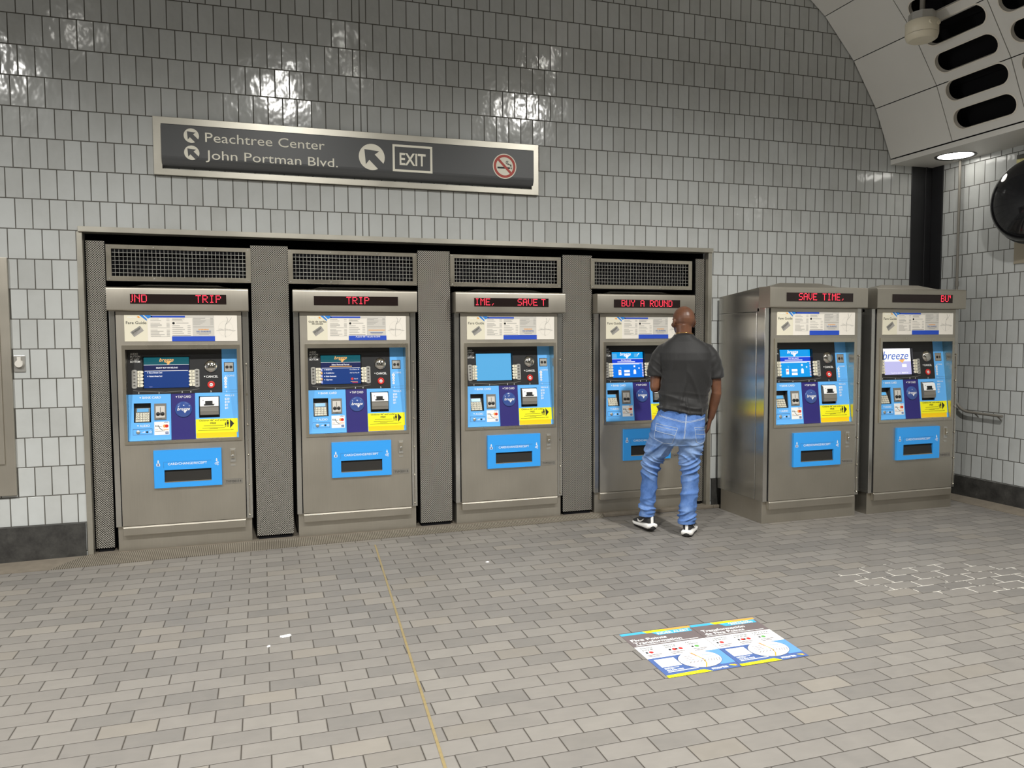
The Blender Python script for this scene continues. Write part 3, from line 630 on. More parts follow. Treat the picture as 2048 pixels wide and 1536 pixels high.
def fare_guide(es):
    q = MB(); x0, x1, z0, z1 = -.376, .397, 1.552, 1.744; y = -.0135
    q.box(x0, x1, -.013, -.004, z0, z1, 0); W = x1-x0; H = z1-z0
    X = lambda u: x0+W*u
    Z = lambda v: z1-H*v
    R = lambda u0, u1, v0, v1, m, k=0: q.rect(X(u0), X(u1), Z(v1), Z(v0), y-.0002*k, m)
    R(0, .20, 0, 1, 1); R(.205, .79, .0, .10, 2, 1)
    q.flat([(X(.13), Z(0)), (X(.195), Z(.22)), (X(.195), Z(.15)), (X(.16), Z(0))], y-.0004, 3); q.flat([(X(.17), Z(0)), (X(.205), Z(.13)), (X(.245), Z(.06)), (X(.225), Z(0))], y-.0004, 3)
    R(.23, .53, .02, .09, 4, 2)
    q.text('marta', X(.03), X(.10), Z(.10), y-.0004, 5, h=.011, bold=.02); q.flat([(X(.112), Z(.04)), (X(.118), Z(.11)), (X(.137), Z(.11)), (X(.128), Z(.04))], y-.0004, 6)
    if es: q.text('Guía de tarifas', X(.015), X(.19), Z(.27), y-.0004, 7, h=.0135, bold=.02); q.text('de pasaje', X(.045), X(.155), Z(.35), y-.0004, 7, h=.0135, bold=.02)
    else: q.text('Fare Guide', X(.014), X(.19), Z(.34), y-.0004, 7, h=.021, bold=.008)
    # the little fare card, turned
    c, s = cos(.62), sin(.62); cx, cz = X(.108), Z(.62); rp = lambda a, b: (cx+a*c-b*s, cz+a*s+b*c)
    q.flat([rp(-.040, -.022), rp(.040, -.022), rp(.040, .022), rp(-.040, .022)], y-.0004, 8)
    q.flat([rp(-.040, -.022), rp(.040, -.022), rp(.040, .008), rp(.015, .000), rp(-.01, -.010), rp(-.040, -.014)], y-.0006, 9)
    vs, fs, a, b, cc, d = text_geo('breeze', .0, .3); k = .062/(b-a); q.add([(rp(-.033+(p[0]-a)*k, .002+p[1]*k)[0], y-.0008, rp(-.033+(p[0]-a)*k, .002+p[1]*k)[1]) for p in vs], fs, 7)
    rnd = random.Random(3)
    def lines(u0, u1, vs, price=True):
        for v in vs:
            w_ = u0+(u1-u0)*rnd.uniform(.35, .72); R(u0, w_, v, v+.016, 9, 1)
            if price: R(u1-.03, u1-.002, v, v+.016, 9, 1)
    lines(.225, .395, [.14, .20, .30, .345, .39, .435]); R(.225, .395, .48, .49, 9, 1); lines(.225, .395, [.56, .605, .65, .695, .74, .785]); R(.225, .395, .82, .828, 9, 1)
    lines(.415, .58, [.13, .17, .21], False); q.disc(X(.427), Z(.305), .009, y-.0004, 7, 16); R(.45, .56, .29, .31, 9, 1); lines(.415, .58, [.40, .47, .54, .61, .68]); R(.415, .58, .76, .785, 9, 1)
    R(.595, .79, .12, 1, 2); lines(.60, .785, [.10, .15, .20, .25, .30, .35]); R(.60, .785, .44, .46, 9, 1)
    if es: R(.61, .78, .57, .60, 6, 1); R(.63, .76, .68, .71, 10, 1); R(.64, .75, .73, .75, 9, 1)
    else: q.text('WARNING', X(.645), X(.74), Z(.575), y-.0004, 6, h=.010, bold=.03); q.text('NO SHARING', X(.63), X(.76), Z(.655), y-.0004, 10, h=.011, bold=.03); R(.63, .76, .68, .70, 9, 1); R(.65, .74, .73, .75, 9, 1)
    R(.41, .795, .81, 1, 11, 2)
    if es: q.text('A partir del 1 de Julio de 2018', X(.48), X(.73), Z(.88), y-.0008, 5, h=.012, bold=.015)
    else: R(.425, .78, .86, .875, 4, 3); q.text('Effective July 1, 2018', X(.60), X(.77), Z(.86), y-.0008, 4, h=.009)
    # rail map
    P = lambda u, v: (X(u), Z(v))
    q.stroke([P(.905, .06), P(.915, .16), P(.91, .24), P(.895, .36), P(.89, .50), P(.89, .62), P(.887, .76), P(.895, .86)], .0025, y-.0004, 9); q.stroke([P(.90, .34), P(.93, .22), P(.95, .08)], .002, y-.0004, 9)
    q.stroke([P(.81, .60), P(.86, .57), P(.93, .57), P(.985, .60)], .002, y-.0004, 9); q.stroke([P(.83, .54), P(.875, .585)], .0015, y-.0004, 9)
    for k in range(24): a = 2*pi*k/24; b_ = 2*pi*(k+1)/24; q.stroke([(X(.895)+.052*cos(a), Z(.52)+.058*sin(a)), (X(.895)+.052*cos(b_), Z(.52)+.058*sin(b_))], .0012, y-.0003, 2)
    for k in range(9): u = .835+.015*k; R(u, u+.02, .50+.03*(k % 3)+.05*(k > 5), .515+.03*(k % 3)+.05*(k > 5), 2, 1)
    return q
FGLINE = plain('faint_grey_print', rgb(158, 155, 150), .6)
FGM = ['paper', 'cream', 'lgrey', 'sky', 'bluep', 'white', 'orange', 'ink', 'grey', FGLINE, 'decalnavy', 'bluep']
def screen(kind):
    q = MB(PT); x0, x1, z0, z1 = -.271, .042, 1.203, 1.431; y = .0235
    S_ = ['teal', 'nav', 'royal', 'pale', 'bright', 'cyan', 'deep', 'white', 'lav', 'orange', 'brblue', 'red']
    K = {k: i for i, k in enumerate(S_)}
    X = lambda u: x0+(x1-x0)*u
    Z = lambda v: z1-(z1-z0)*v
    R = lambda u0, u1, v0, v1, m, k=0: q.rect(X(u0), X(u1), Z(v1), Z(v0), y-.0002*k, K[m])
    def sweep(cx, cz, s, m):
        q.flat([(cx-.030*s, cz), (cx+.040*s, cz+.006*s), (cx+.010*s, cz-.012*s)], y-.0006, K[m]); q.flat([(cx-.006*s, cz-.012*s), (cx+.024*s, cz-.008*s), (cx+.004*s, cz-.024*s)], y-.0006, K[m])
    if kind in ('buy', 'partner'):
        R(0, 1, 0, .24, 'teal'); R(0, 1, .24, .25, 'white', 1); R(0, 1, .25, .435, 'nav'); R(0, 1, .435, 1, 'royal'); R(.02, .98, .435, .450, 'white', 1)
        q.text('breeze', X(.34), X(.66), Z(.135), y-.0006, K['orange'], shear=.3, bold=.015); sweep(X(.52), Z(.15), .9, 'orange')
        if kind == 'buy': q.text('SELECT BUY OR RELOAD', X(.27), X(.75), Z(.365), y-.0006, K['white'], h=.011, bold=.02)
        else: q.text('Select Regional Partner', X(.27), X(.72), Z(.345), y-.0006, K['white'], h=.012, bold=.02); R(.22, .78, .375, .40, 'orange', 2)
        for k in range(5): R(-.0, .035, .47+.105*k, .55+.105*k, 'orange' if k % 2 else 'lav', 1) if kind == 'partner' else None
        for k, (u, t) in enumerate((((.12, 'Buy a Breeze Card'), (.12, 'Reload a Breeze Card')) if kind == 'buy' else ((.12, 'MARTA'), (.12, 'CobbLinc'), (.12, 'Ride Gwinnett'), (.12, 'Xpress')))):
            v = .52+.115*k; q.text(t, X(u), X(u+(.28 if kind == 'buy' else .16+.05*(k % 3))), Z(v), y-.0006, K['white'], h=.011, bold=.02); q.flat([(X(.07), Z(v-.02)), (X(.095), Z(v)), (X(.095), Z(v-.04))], y-.0006, K['white'])
        if kind == 'buy': q.text('Cancel', X(.12), X(.18), Z(.97), y-.0006, K['lav'], h=.007)
        else:
            for k, t in enumerate(('Check Balance', 'Add Fare Pass')): q.text(t, X(.72), X(.92), Z(.52+.115*k), y-.0006, K['white'], h=.009); q.flat([(X(.965), Z(.50+.115*k)), (X(.94), Z(.478+.115*k)), (X(.94), Z(.522+.115*k))], y-.0006, K['white'])
            q.disc(X(.78), Z(.83), .010, y-.0006, K['red'], 16); q.text('Espanol', X(.83), X(.92), Z(.845), y-.0006, K['white'], h=.009); R(.74, .92, .92, .935, 'orange', 1); R(.78, .92, .955, .975, 'red', 1)
    elif kind == 'blank': R(0, 1, 0, 1, 'pale')
    elif kind in ('pay', 'pay_light'):
        a, b = ('deep', 'bright') if kind == 'pay' else ('cyan', 'cyan'); R(0, 1, 0, .26, 'cyan'); R(0, 1, .26, .275, 'white', 1); R(0, 1, .275, .43, 'deep'); R(0, 1, .43, 1, 'bright' if kind == 'pay' else 'cyan'); R(0, 1, .43, .45, 'white', 1)
        q.text('breeze', X(.27), X(.62), Z(.135), y-.0006, K['white'], shear=.3, bold=.02); sweep(X(.47), Z(.15), 1., 'white')
        if kind == 'pay': R(.03, .17, .06, .22, 'pale', 1); R(.72, .84, .06, .20, 'pale', 1); q.flat([(X(.80), Z(.18)), (X(.90), Z(.05)), (X(.86), Z(.05))], y-.0006, K['white'])
        q.text('PAY BALANCE', X(.30), X(.62), Z(.345), y-.0006, K['white'], h=.011, bold=.02); R(.18, .74, .37, .395, 'white', 1); R(.04, .88, .465, .485, 'white', 1)
        R(.20, .29, .70, .90, 'white', 1); R(.21, .28, .76, .79, 'red', 2); R(.38, .56, .71, .80, 'white', 1); R(.38, .56, .84, .93, 'white', 1); R(.68, .76, .74, .87, 'white', 1); q.disc(X(.72), Z(.74), .012, y-.0004, K['white'], 14)
        R(.69, .74, .53, .60, 'white', 1); q.disc(X(.86), Z(.64), .007, y-.0004, K['white'], 14); q.flat([(X(.24), Z(.58)), (X(.30), Z(.60)), (X(.29), Z(.68))], y-.0004, K['pale'])
        for k in range(5): R(.955, 1., .47+.105*k, .55+.105*k, 'lav', 1)
    else:
        R(0, 1, 0, 1, 'lav'); R(0, 1, 0, .5, 'white', 1)
        q.text('breeze', X(.02), X(.92), Z(.42), y-.0006, K['brblue'], shear=.3, bold=.0); q.flat([(X(.55), Z(.44)), (X(.80), Z(.40)), (X(.70), Z(.56))], y-.0006, K['orange']); R(.68, .84, .60, .72, 'white', 2)
        q.text('Touch to start', X(.26), X(.62), Z(.96), y-.0006, K['white'], h=.012); q.text('MARTA', X(.66), X(.88), Z(.96), y-.0006, K['white'], h=.012, bold=.02)
    return q
SMATS = [S[k] for k in ('teal', 'nav', 'royal', 'pale', 'bright', 'cyan', 'deep', 'white', 'lav', 'orange', 'brblue', 'red')]

def p_plinth(): return MB().box(-.469, .469, .025, .625, 0, .19)
def p_cabinet():
    q = MB(); y0, y1 = .002, .665
    q.box(-.478, -.377, y0, .11, .185, 1.775); q.box(.39, .478, y0, .11, .185, 1.775); q.box(-.377, .39, y0, .11, .185, .817); q.box(-.377, .39, y0, .11, 1.492, 1.775)
    q.box(-.478, .478, .116, y1, .185, 1.742)
    q.box(-.474, .474, .110, .116, .185, 1.775, 1)
    return q
def p_sidejamb(): return MB().box(-.0035, .0035, -.001, .002, .19, 1.77)
def p_hood():
    q = MB(); xs_ = .478
    P = [(.085, 1.745), (.665, 1.745), (.665, 1.893), (.085, 1.944)]
    q.add([(s*xs_, y, z) for s in (-1, 1) for y, z in P], [(0, 1, 2, 3), (7, 6, 5, 4), (0, 4, 5, 1), (1, 5, 6, 2), (2, 6, 7, 3), (3, 7, 4, 0)])
    return q
def p_vent():
    q = MB(); a, b = .40, .20; y0, y1 = .09, .40; zt = 1.992
    zb = lambda y: 1.944-(y-.085)*.088
    q.add([(-a, y0, zb(y0)), (a, y0, zb(y0)), (a, y1, zb(y1)), (-a, y1, zb(y1)), (-b, y0+.10, zt), (b, y0+.10, zt), (b, y1-.1, zt-.01), (-b, y1-.1, zt-.01)], [(0, 1, 5, 4), (1, 2, 6, 5), (2, 3, 7, 6), (3, 0, 4, 7), (4, 5, 6, 7)])
    return q
def p_header():
    q = MB(); x0, x1, z0, z1 = -.481, .482, 1.775, 1.944
    pr = [(.085, z0), (-.052, z0)]+[(-.052-.010*sin(t), z0+.010*(1-cos(t))) for t in [pi/2*k/4 for k in range(1, 5)]]+[(-.062+.014*(1-cos(t)), z1-.014+.014*sin(t)) for t in [pi/2*k/5 for k in range(0, 6)]]+[(.085, z1)]
    n = len(pr); q.add([(x, y, z) for x in (x0, x1) for y, z in pr], [(i, (i+1) % n, n+(i+1) % n, n+i)[::-1] for i in range(n)], 0, True); q.add([(x, y, z) for x in (x0, x1) for y, z in pr], [tuple(range(n)), tuple(range(2*n-1, n-1, -1))], 0)
    return q
def p_door():
    q = MB(); x0, x1 = -.432, .428
    q.frame((x0, x1, .19, 1.772), (-.388, .400, .806, 1.500), -.010, .003)
    # kick panel folded below the door
    q.add([(x0, -.010, .187), (x1, -.010, .187), (x0+.004, -.018, .178), (x1-.004, -.018, .178), (x0+.004, -.014, .122), (x1-.004, -.014, .122), (x0+.004, .024, .122), (x1-.004, .024, .122), (x0, .024, .187), (x1, .024, .187)],
          [(0, 2, 3, 1), (2, 4, 5, 3), (4, 6, 7, 5), (6, 8, 9, 7), (8, 0, 1, 9), (0, 8, 6, 4, 2), (1, 3, 5, 7, 9)])
    return q
def p_bezel():
    q = MB(); q.frame((-.398, .412, .796, 1.524), (-.377, .390, .817, 1.492), -.020, -.008)
    q.frame((-.380, .393, .814, 1.495), (-.3768, .3898, .8172, 1.4918), -.008, .108); return q
def p_display():
    q = MB(PT); y = .001; th = .012
    # black panel with an opening for the screen
    q.frame((-.376, .276, 1.160, 1.493), (-.277, .048, 1.197, 1.437), 0, .014, 0); q.frame((-.279, .050, 1.195, 1.439), (-.2765, .0475, 1.1975, 1.4365), .0, .030, 0)
    q.box(-.279, .050, .028, .034, 1.190, 1.445, 0)
    for k, t in enumerate(('AUDIO', 'BUTTON', 'AT LEFT', 'BOTTOM')): q.text(t, -.358, -.358+(.052, .066, .062, .066)[k], 1.452-.0195*k, -.0006, 1, h=.0145, bold=.01)
    q.text('CANCEL', .163, .249, 1.274, -.0006, 1, h=.0165, bold=.02); q.flat([(.147, 1.287), (.158, 1.287), (.1525, 1.277)][::-1], -.0006, 1)
    for t, x in (('1', -.303), ('2', -.166), ('3', -.007), ('4', .053), ('5', .196)): q.text(t, x-(.0015 if t == '1' else .004), x+(.0015 if t == '1' else .004), 1.164, -.0006, 1, h=.013)
    # raised oval surround of the keys
    q.stroke([(-.34, 1.190), (-.30, 1.183), (-.12, 1.172), (.06, 1.183), (.115, 1.192)], .002, -.0006, 2)
    return q
def p_labels(x, letters, right):
    def fn():
        q = MB(PT); s = 1
        for k, ch in enumerate(letters):
            zc = 1.3235-.0247*k; a, b = x-.017, x+.017; d = .0105; t = .008
            pts = [(a, zc-d), (b, zc-d), (b+t, zc), (b, zc+d), (a, zc+d)] if not right else [(a, zc-d), (b, zc-d), (b, zc+d), (a, zc+d), (a-t, zc)]
            q.prism(pts, -.003, .002, 0); q.text(ch, x-.005, x+.004 if ch != 'I' else x-.002, zc-.0065, -.0036, 1, h=.0135)
        return q
    return fn
def p_key():
    q = MB(); q.lathe(0, 0, 0, [(.0085, -.0045), (.0100, -.003), (.0105, .004)], 'y', 0, 16); q.flat([(-.005, -.003), (.005, -.003), (.005, .003), (-.005, .003)], -.0048, 1); return q
def p_keyplate(x):
    def fn():
        q = MB(PT); r = .0175; P = [(x+r*cos(a), 1.333+r*.5*sin(a)) for a in [pi*k/8 for k in range(9)]]+[(x+r*cos(a), 1.213+r*.5*sin(a)) for a in [pi+pi*k/8 for k in range(9)]]
        return q.prism(P, -.002, .002, 0)
    return fn
def p_dome():
    q = MB(PT).lathe(.199, 0, 1.361, [(.050, .001), (.048, -.005), (.040, -.014), (.026, -.021), (.010, -.024), (.001, -.0245)], 'y', 0, 32); return q
def p_cancel():
    q = MB(PT); q.lathe(.199, 0, 1.221, [(.027, .002), (.027, -.004), (.024, -.008), (.017, -.008), (.015, -.003), (.001, -.003)], 'y', 0, 28); q.disc(.199, 1.221, .0125, -.0045, 1, 20); q.rect(.190, .208, 1.217, 1.222, -.005, 2); return q
def p_coinpanel():
    q = MB(PT); q.box(.277, .3895, .0, .014, 1.160, 1.493, 0); y = -.0006
    q.text('COINS', .310, .366, 1.280, y, 1, h=.013); q.flat([(.298, 1.280), (.306, 1.280), (.302, 1.290)], y, 1)
    for k, t in enumerate(('$1', '25', '10', '5')):
        r = (.012, .0105, .0095, .0088)[k]; zc = (1.266, 1.243, 1.222, 1.201)[k]; q.disc(.302, zc, r, y, 1, 20); q.text(t, .302-.4*r, .302+.4*r, zc-.004, y-.0004, 2, h=.008)
    q.text('6', .305, .311, 1.163, y, 1, h=.012); q.rect(.284, .385, 1.1755, 1.177, y, 3); return q
def p_coinslot():
    q = MB(PT); q.box(.297, .358, -.004, .004, 1.321, 1.384, 0); q.frame((.292, .363, 1.316, 1.389), (.297, .358, 1.321, 1.384), -.001, .002, 2); q.disc(.314, 1.352, .012, -.0046, 1, 18); q.disc(.342, 1.352, .011, -.0046, 2, 18); q.rect(.340, .344, 1.34, 1.364, -.005, 1); return q
def hole_panel(q, rect, holes, y0, y1, m):
    """box with rectangular holes in xz"""
    xs_ = sorted({rect[0], rect[1], *[h[0] for h in holes], *[h[1] for h in holes]}); zs = sorted({rect[2], rect[3], *[h[2] for h in holes], *[h[3] for h in holes]})
    for a, b in zip(xs_[:-1], xs_[1:]):
        for c, d in zip(zs[:-1], zs[1:]):
            mx, mz = (a+b)/2, (c+d)/2
            if not any(h[0] < mx < h[1] and h[2] < mz < h[3] for h in holes):
                q.add([(a, y0, c), (b, y0, c), (b, y0, d), (a, y0, d)], [(0, 1, 2, 3)], m)
    q.frame(rect, (rect[0]+.0005, rect[1]-.0005, rect[2]+.0005, rect[3]-.0005), y0, y1, m)
    for h in holes: q.add([(x, y, z) for y in (y0, y1) for x, z in ((h[0], h[2]), (h[1], h[2]), (h[1], h[3]), (h[0], h[3]))], [(k, (k+1) % 4, 4+(k+1) % 4, 4+k) for k in range(4)], m)
    return q
def p_bank():
    q = MB(PT); hole_panel(q, (-.375, -.086, .819, 1.159), [(-.339, -.223, .951, 1.094)], 0, .010, 0); y = -.0006
    q.text('BANK CARD', -.280, -.155, 1.126, y, 1, h=.0175, bold=.01); q.flat([(-.300, 1.139), (-.288, 1.139), (-.294, 1.128)][::-1], y, 1)
    q.text('AUDIO', -.300, -.233, .919, y, 1, h=.0175, bold=.01); q.flat([(-.318, .933), (-.306, .933), (-.312, .922)][::-1], y, 1)
    q.frame((-.347, -.216, .862, .905), (-.345, -.218, .864, .903), -.0004, .001, 2); q.rect(-.347, -.216, .9035, .906, -.0008, 2)
    for k in range(4): q.rect(-.286+.006*k, -.283+.006*k, .876, .880+.003*k, y, 1)
    q.disc(-.251, .881, .0075, y, 3, 14); q.ring(-.228, .882, .005, .008, y, 1, 16); return q
def p_audiobtn(): return MB(PT).lathe(-.311, 0, .883, [(.014, .001), (.014, -.004), (.011, -.006), (.001, -.006)], 'y', 0, 18)
def p_keypad():
    q = MB(PT)
    # recess box behind the opening, sloping key deck inside
    q.add([(x, y, z) for y in (.002, .052) for x, z in ((-.340, .950), (-.222, .950), (-.222, 1.095), (-.340, 1.095))], [(k, 4+k, 4+(k+1) % 4, (k+1) % 4) for k in range(4)]+[(4, 5, 6, 7)], 0)
    dk = lambda u, v: (-.332+.098*u, .012+.034*v, .955+.100*v)
    q.add([dk(0, 0), dk(1, 0), dk(1, 1), dk(0, 1)], [(0, 1, 2, 3)], 1)
    q.add([(p[0], p[1]-.004, p[2]) for p in (dk(.10, .72), dk(.90, .72), dk(.90, .97), dk(.10, .97))], [(0, 1, 2, 3)], 2)
    for r_ in range(4):
        for c_ in range(4):
            u, v = .05+.235*c_, .53-.165*r_
            q.add([(p[0], p[1]-.005, p[2]) for p in (dk(u, v), dk(u+.19, v), dk(u+.19, v+.125), dk(u, v+.125))], [(0, 1, 2, 3)], 3)
            q.add([(p[0], p[1]-.006, p[2]) for p in (dk(u+.06, v+.04), dk(u+.11, v+.04), dk(u+.11, v+.09), dk(u+.06, v+.09))], [(0, 1, 2, 3)], 4)
    return q
def p_reader():
    q = MB(PT); q.box(-.200, -.118, -.006, .004, .970, 1.089, 0); q.rect(-.190, -.128, .985, 1.070, -.0066, 1)
    for cx in (-.1745, -.1435): q.lathe(cx, -.006, 1.013, [(.0135, 0), (.013, -.006), (.008, -.009), (.001, -.0095)], 'y', 2, 16)
    q.rect(-.1605, -.1575, 1.0, 1.062, -.0072, 2); q.rect(-.170, -.148, .976, .979, -.0066, 2); return q
def p_pay():
    q = MB(PT); q.box(-.202, -.099, -.001, .002, .857, .954, 0); y = -.0014
    q.disc(-.131, .921, .012, y, 1, 18); q.disc(-.117, .921, .012, y-.0003, 2, 18); q.text('VISA', -.136, -.105, .944, y, 3, h=.009, bold=.02); q.rect(-.127, -.105, .862, .880, y, 3); q.text('AMEX', -.125, -.107, .868, y-.0004, 0, h=.006); q.rect(-.140, -.105, .892, .897, y, 1)
    q.rect(-.196, -.150, .917, .919, y, 4); q.stroke([(-.172, .922), (-.164, .905), (-.154, .896), (-.142, .890)], .004, y, 4)
    for k in range(3): q.rect(-.194+.009*k, -.189+.009*k, .921, .928, y, 4)
    q.rect(-.196, -.176, .895, .898, y, 1); q.rect(-.196, -.130, .884, .886, y, 4); return q
def p_tap():
    q = MB(PT); q.box(-.084, .082, .0, .012, .818, 1.158, 0); y = -.0006
    q.text('TAP CARD', -.037, .054, 1.126, y, 1, h=.0175, bold=.01); q.flat([(-.053, 1.139), (-.041, 1.139), (-.047, 1.128)][::-1], y, 1); return q
def p_tapdisc():
    q = MB(PT); q.lathe(.001, 0, 1.040, [(.060, .001), (.058, -.006), (.054, -.008), (.001, -.008)], 'y', 0, 36); y = -.0086
    q.text('breeze', -.043, .046, 1.034, y, 1, shear=.3, bold=.01); q.disc(.001, 1.072, .003, y, 1, 10); q.flat([(-.005, 1.030), (.032, 1.036), (.012, 1.022)], y, 1); q.flat([(.004, 1.022), (.022, 1.024), (.010, 1.014)], y, 1); return q
def p_bills():
    q = MB(PT); hole_panel(q, (.083, .3895, .818, 1.160), [(.109, .256, .972, 1.134)], 0, .012, 0); y = -.0006
    q.text('BILLS', .305, .362, 1.130, y, 1, h=.013); q.flat([(.294, 1.137), (.303, 1.143), (.303, 1.131)][::-1], y, 1)
    for k, t in enumerate(('$20', '$10', '$5', '$1')): q.text(t, .293, .293+(.034 if k < 2 else .022), 1.103-.0225*k, y, 1, h=.0155, bold=.02)
    q.rect(.284, .385, 1.1575, 1.159, y, 2); return q
def p_acceptor():
    q = MB(PT); q.add([(x, y, z) for y in (.002, .04) for x, z in ((.108, .971), (.257, .971), (.257, 1.135), (.108, 1.135))], [(k, 4+k, 4+(k+1) % 4, (k+1) % 4) for k in range(4)]+[(4, 5, 6, 7)], 3)
    pr = [(.03, 1.130), (-.004, 1.128), (-.018, 1.118), (-.024, 1.060), (-.024, 1.056), (-.020, 1.054), (-.022, 1.020), (-.020, 1.018), (-.016, .995), (.03, .993)]; n = len(pr)
    q.add([(x, y, z) for x in (.118, .249) for y, z in pr], [(i, (i+1) % n, n+(i+1) % n, n+i) for i in range(3)]+[(i, (i+1) % n, n+(i+1) % n, n+i) for i in range(9, 10)], 0)
    q.add([(x, y, z) for x in (.118, .249) for y, z in pr], [(i, (i+1) % n, n+(i+1) % n, n+i) for i in range(3, 9)], 1); q.add([(x, y, z) for x in (.118, .249) for y, z in pr], [tuple(range(n))[::-1], tuple(range(n, 2*n))], 1)
    q.box(.155, .206, -.027, -.015, 1.070, 1.100, 2); q.box(.146, .216, -.026, -.020, 1.066, 1.076, 2); q.box(.216, .224, -.026, -.02, 1.072, 1.078, 4); q.disc(.140, 1.104, .003, -.0215, 2, 10); return q
def p_sticker():
    q = MB(PT); q.box(.086, .374, -.0012, .0, .820, .866, 1); q.box(.085, .383, -.0022, -.0012, .858, .962, 0); y = -.0028
    q.text('Children 46" and under', .108, .305, .946, y, 2, h=.0125, bold=.01); q.text('FREE', .186, .228, .924, y, 2, h=.0135, bold=.02, shear=.1)
    for k, (a, b) in enumerate(((.14, .28), (.13, .29), (.18, .24), (.10, .325))): q.rect(a, b, (.910, .893, .886, .875)[k], (.9125, .8955, .8885, .8775)[k], y, 2)
    q.flat([(.327, .887), (.357, .923), (.327, .956)], y, 2)
    for cx, s in ((.311, 1.), (.295, .62)): q.disc(cx, .905+.040*s, .0055*s, y, 2, 12); q.flat([(cx-.007*s, .905+.012*s), (cx+.007*s, .905+.012*s), (cx+.008*s, .905+.033*s), (cx-.008*s, .905+.033*s)], y, 2); q.rect(cx-.005*s, cx-.001, .897, .905+.013*s, y, 2); q.rect(cx+.001, cx+.005*s, .897, .905+.013*s, y, 2)
    q.rect(.328, .352, .876, .879, y, 2); return q
def p_tray():
    q = MB(); hole_panel(q, (-.209, .262, .463, .745), [(-.138, .188, .507, .596)], -.030, -.010, 0)
    y = -.0305; q.text('CARD/CHANGE/RECEIPT', -.112, .158, .632, y, 1, h=.018, bold=.005); q.rect(-.142, .19, .655, .6565, y, 2); q.rect(-.142, -.1405, .612, .656, y, 2)
    q.rect(-.190, -.166, .628, .648, y, 1); q.rect(-.185, -.171, .632, .644, y-.0004, 2); q.flat([(-.186, .662), (-.178, .650), (-.170, .662)][::-1], y, 1); q.rect(-.181, -.175, .661, .672, y, 1)
    q.flat([(.219, .655), (.227, .643), (.235, .655)][::-1], y, 1); q.rect(.224, .230, .654, .668, y, 1); q.ring(.221, .628, .005, .008, y, 1, 14); q.ring(.234, .636, .004, .007, y, 1, 14); q.ring(.234, .620, .004, .006, y, 1, 14)
    return q
def p_slot():
    q = MB(); a = (-.139, .189, .506, .597)
    q.add([(x, y, z) for y in (-.0125, -.0115) for x, z in ((a[0], a[2]), (a[1], a[2]), (a[1], a[3]), (a[0], a[3]))], [(k, 4+k, 4+(k+1) % 4, (k+1) % 4) for k in range(4)]+[(4, 5, 6, 7)], 0)
    q.add([(a[0], -.022, .510), (a[1], -.022, .510), (a[1], -.0135, .594), (a[0], -.0135, .594)], [(0, 1, 2, 3)], 1); q.box(a[0]+.002, a[1]-.002, -.031, -.012, .503, .509, 2); return q
def p_latch():
    q = MB(); q.box(.325, .361, -.016, -.009, .632, .735, 0); q.box(.330, .356, -.034, -.014, .665, .722, 1); q.lathe(.343, -.036, .682, [(.001, -.001), (.009, 0), (.010, .004)], 'y', 0, 14); q.rect(.342, .344, .676, .688, -.0375, 2); q.box(.326, .360, -.013, -.009, .600, .612, 0); q.rect(.318, .372, .742, .7435, -.0105, 0); return q
def p_hinge():
    q = MB(); q.tube([(.455, -.002, .20), (.455, -.002, 1.36)], .003, 0, 8)
    z = .215
    for k in range(11):
        q.lathe(.455, -.006, .215+.116*k, [(.001, -.006), (.006, -.004), (.0075, .003)] if k % 2 == 0 else [(.001, -.004), (.0035, -.003), (.004, .003)], 'y', 1, 10)
    return q
def number_plate(t):
    def fn():
        q = MB(); q.box(.278, .408, -.0125, -.009, .463, .503, 0); q.text(t, .288, .398, .474, -.0130, 1, h=.018); return q
    return fn
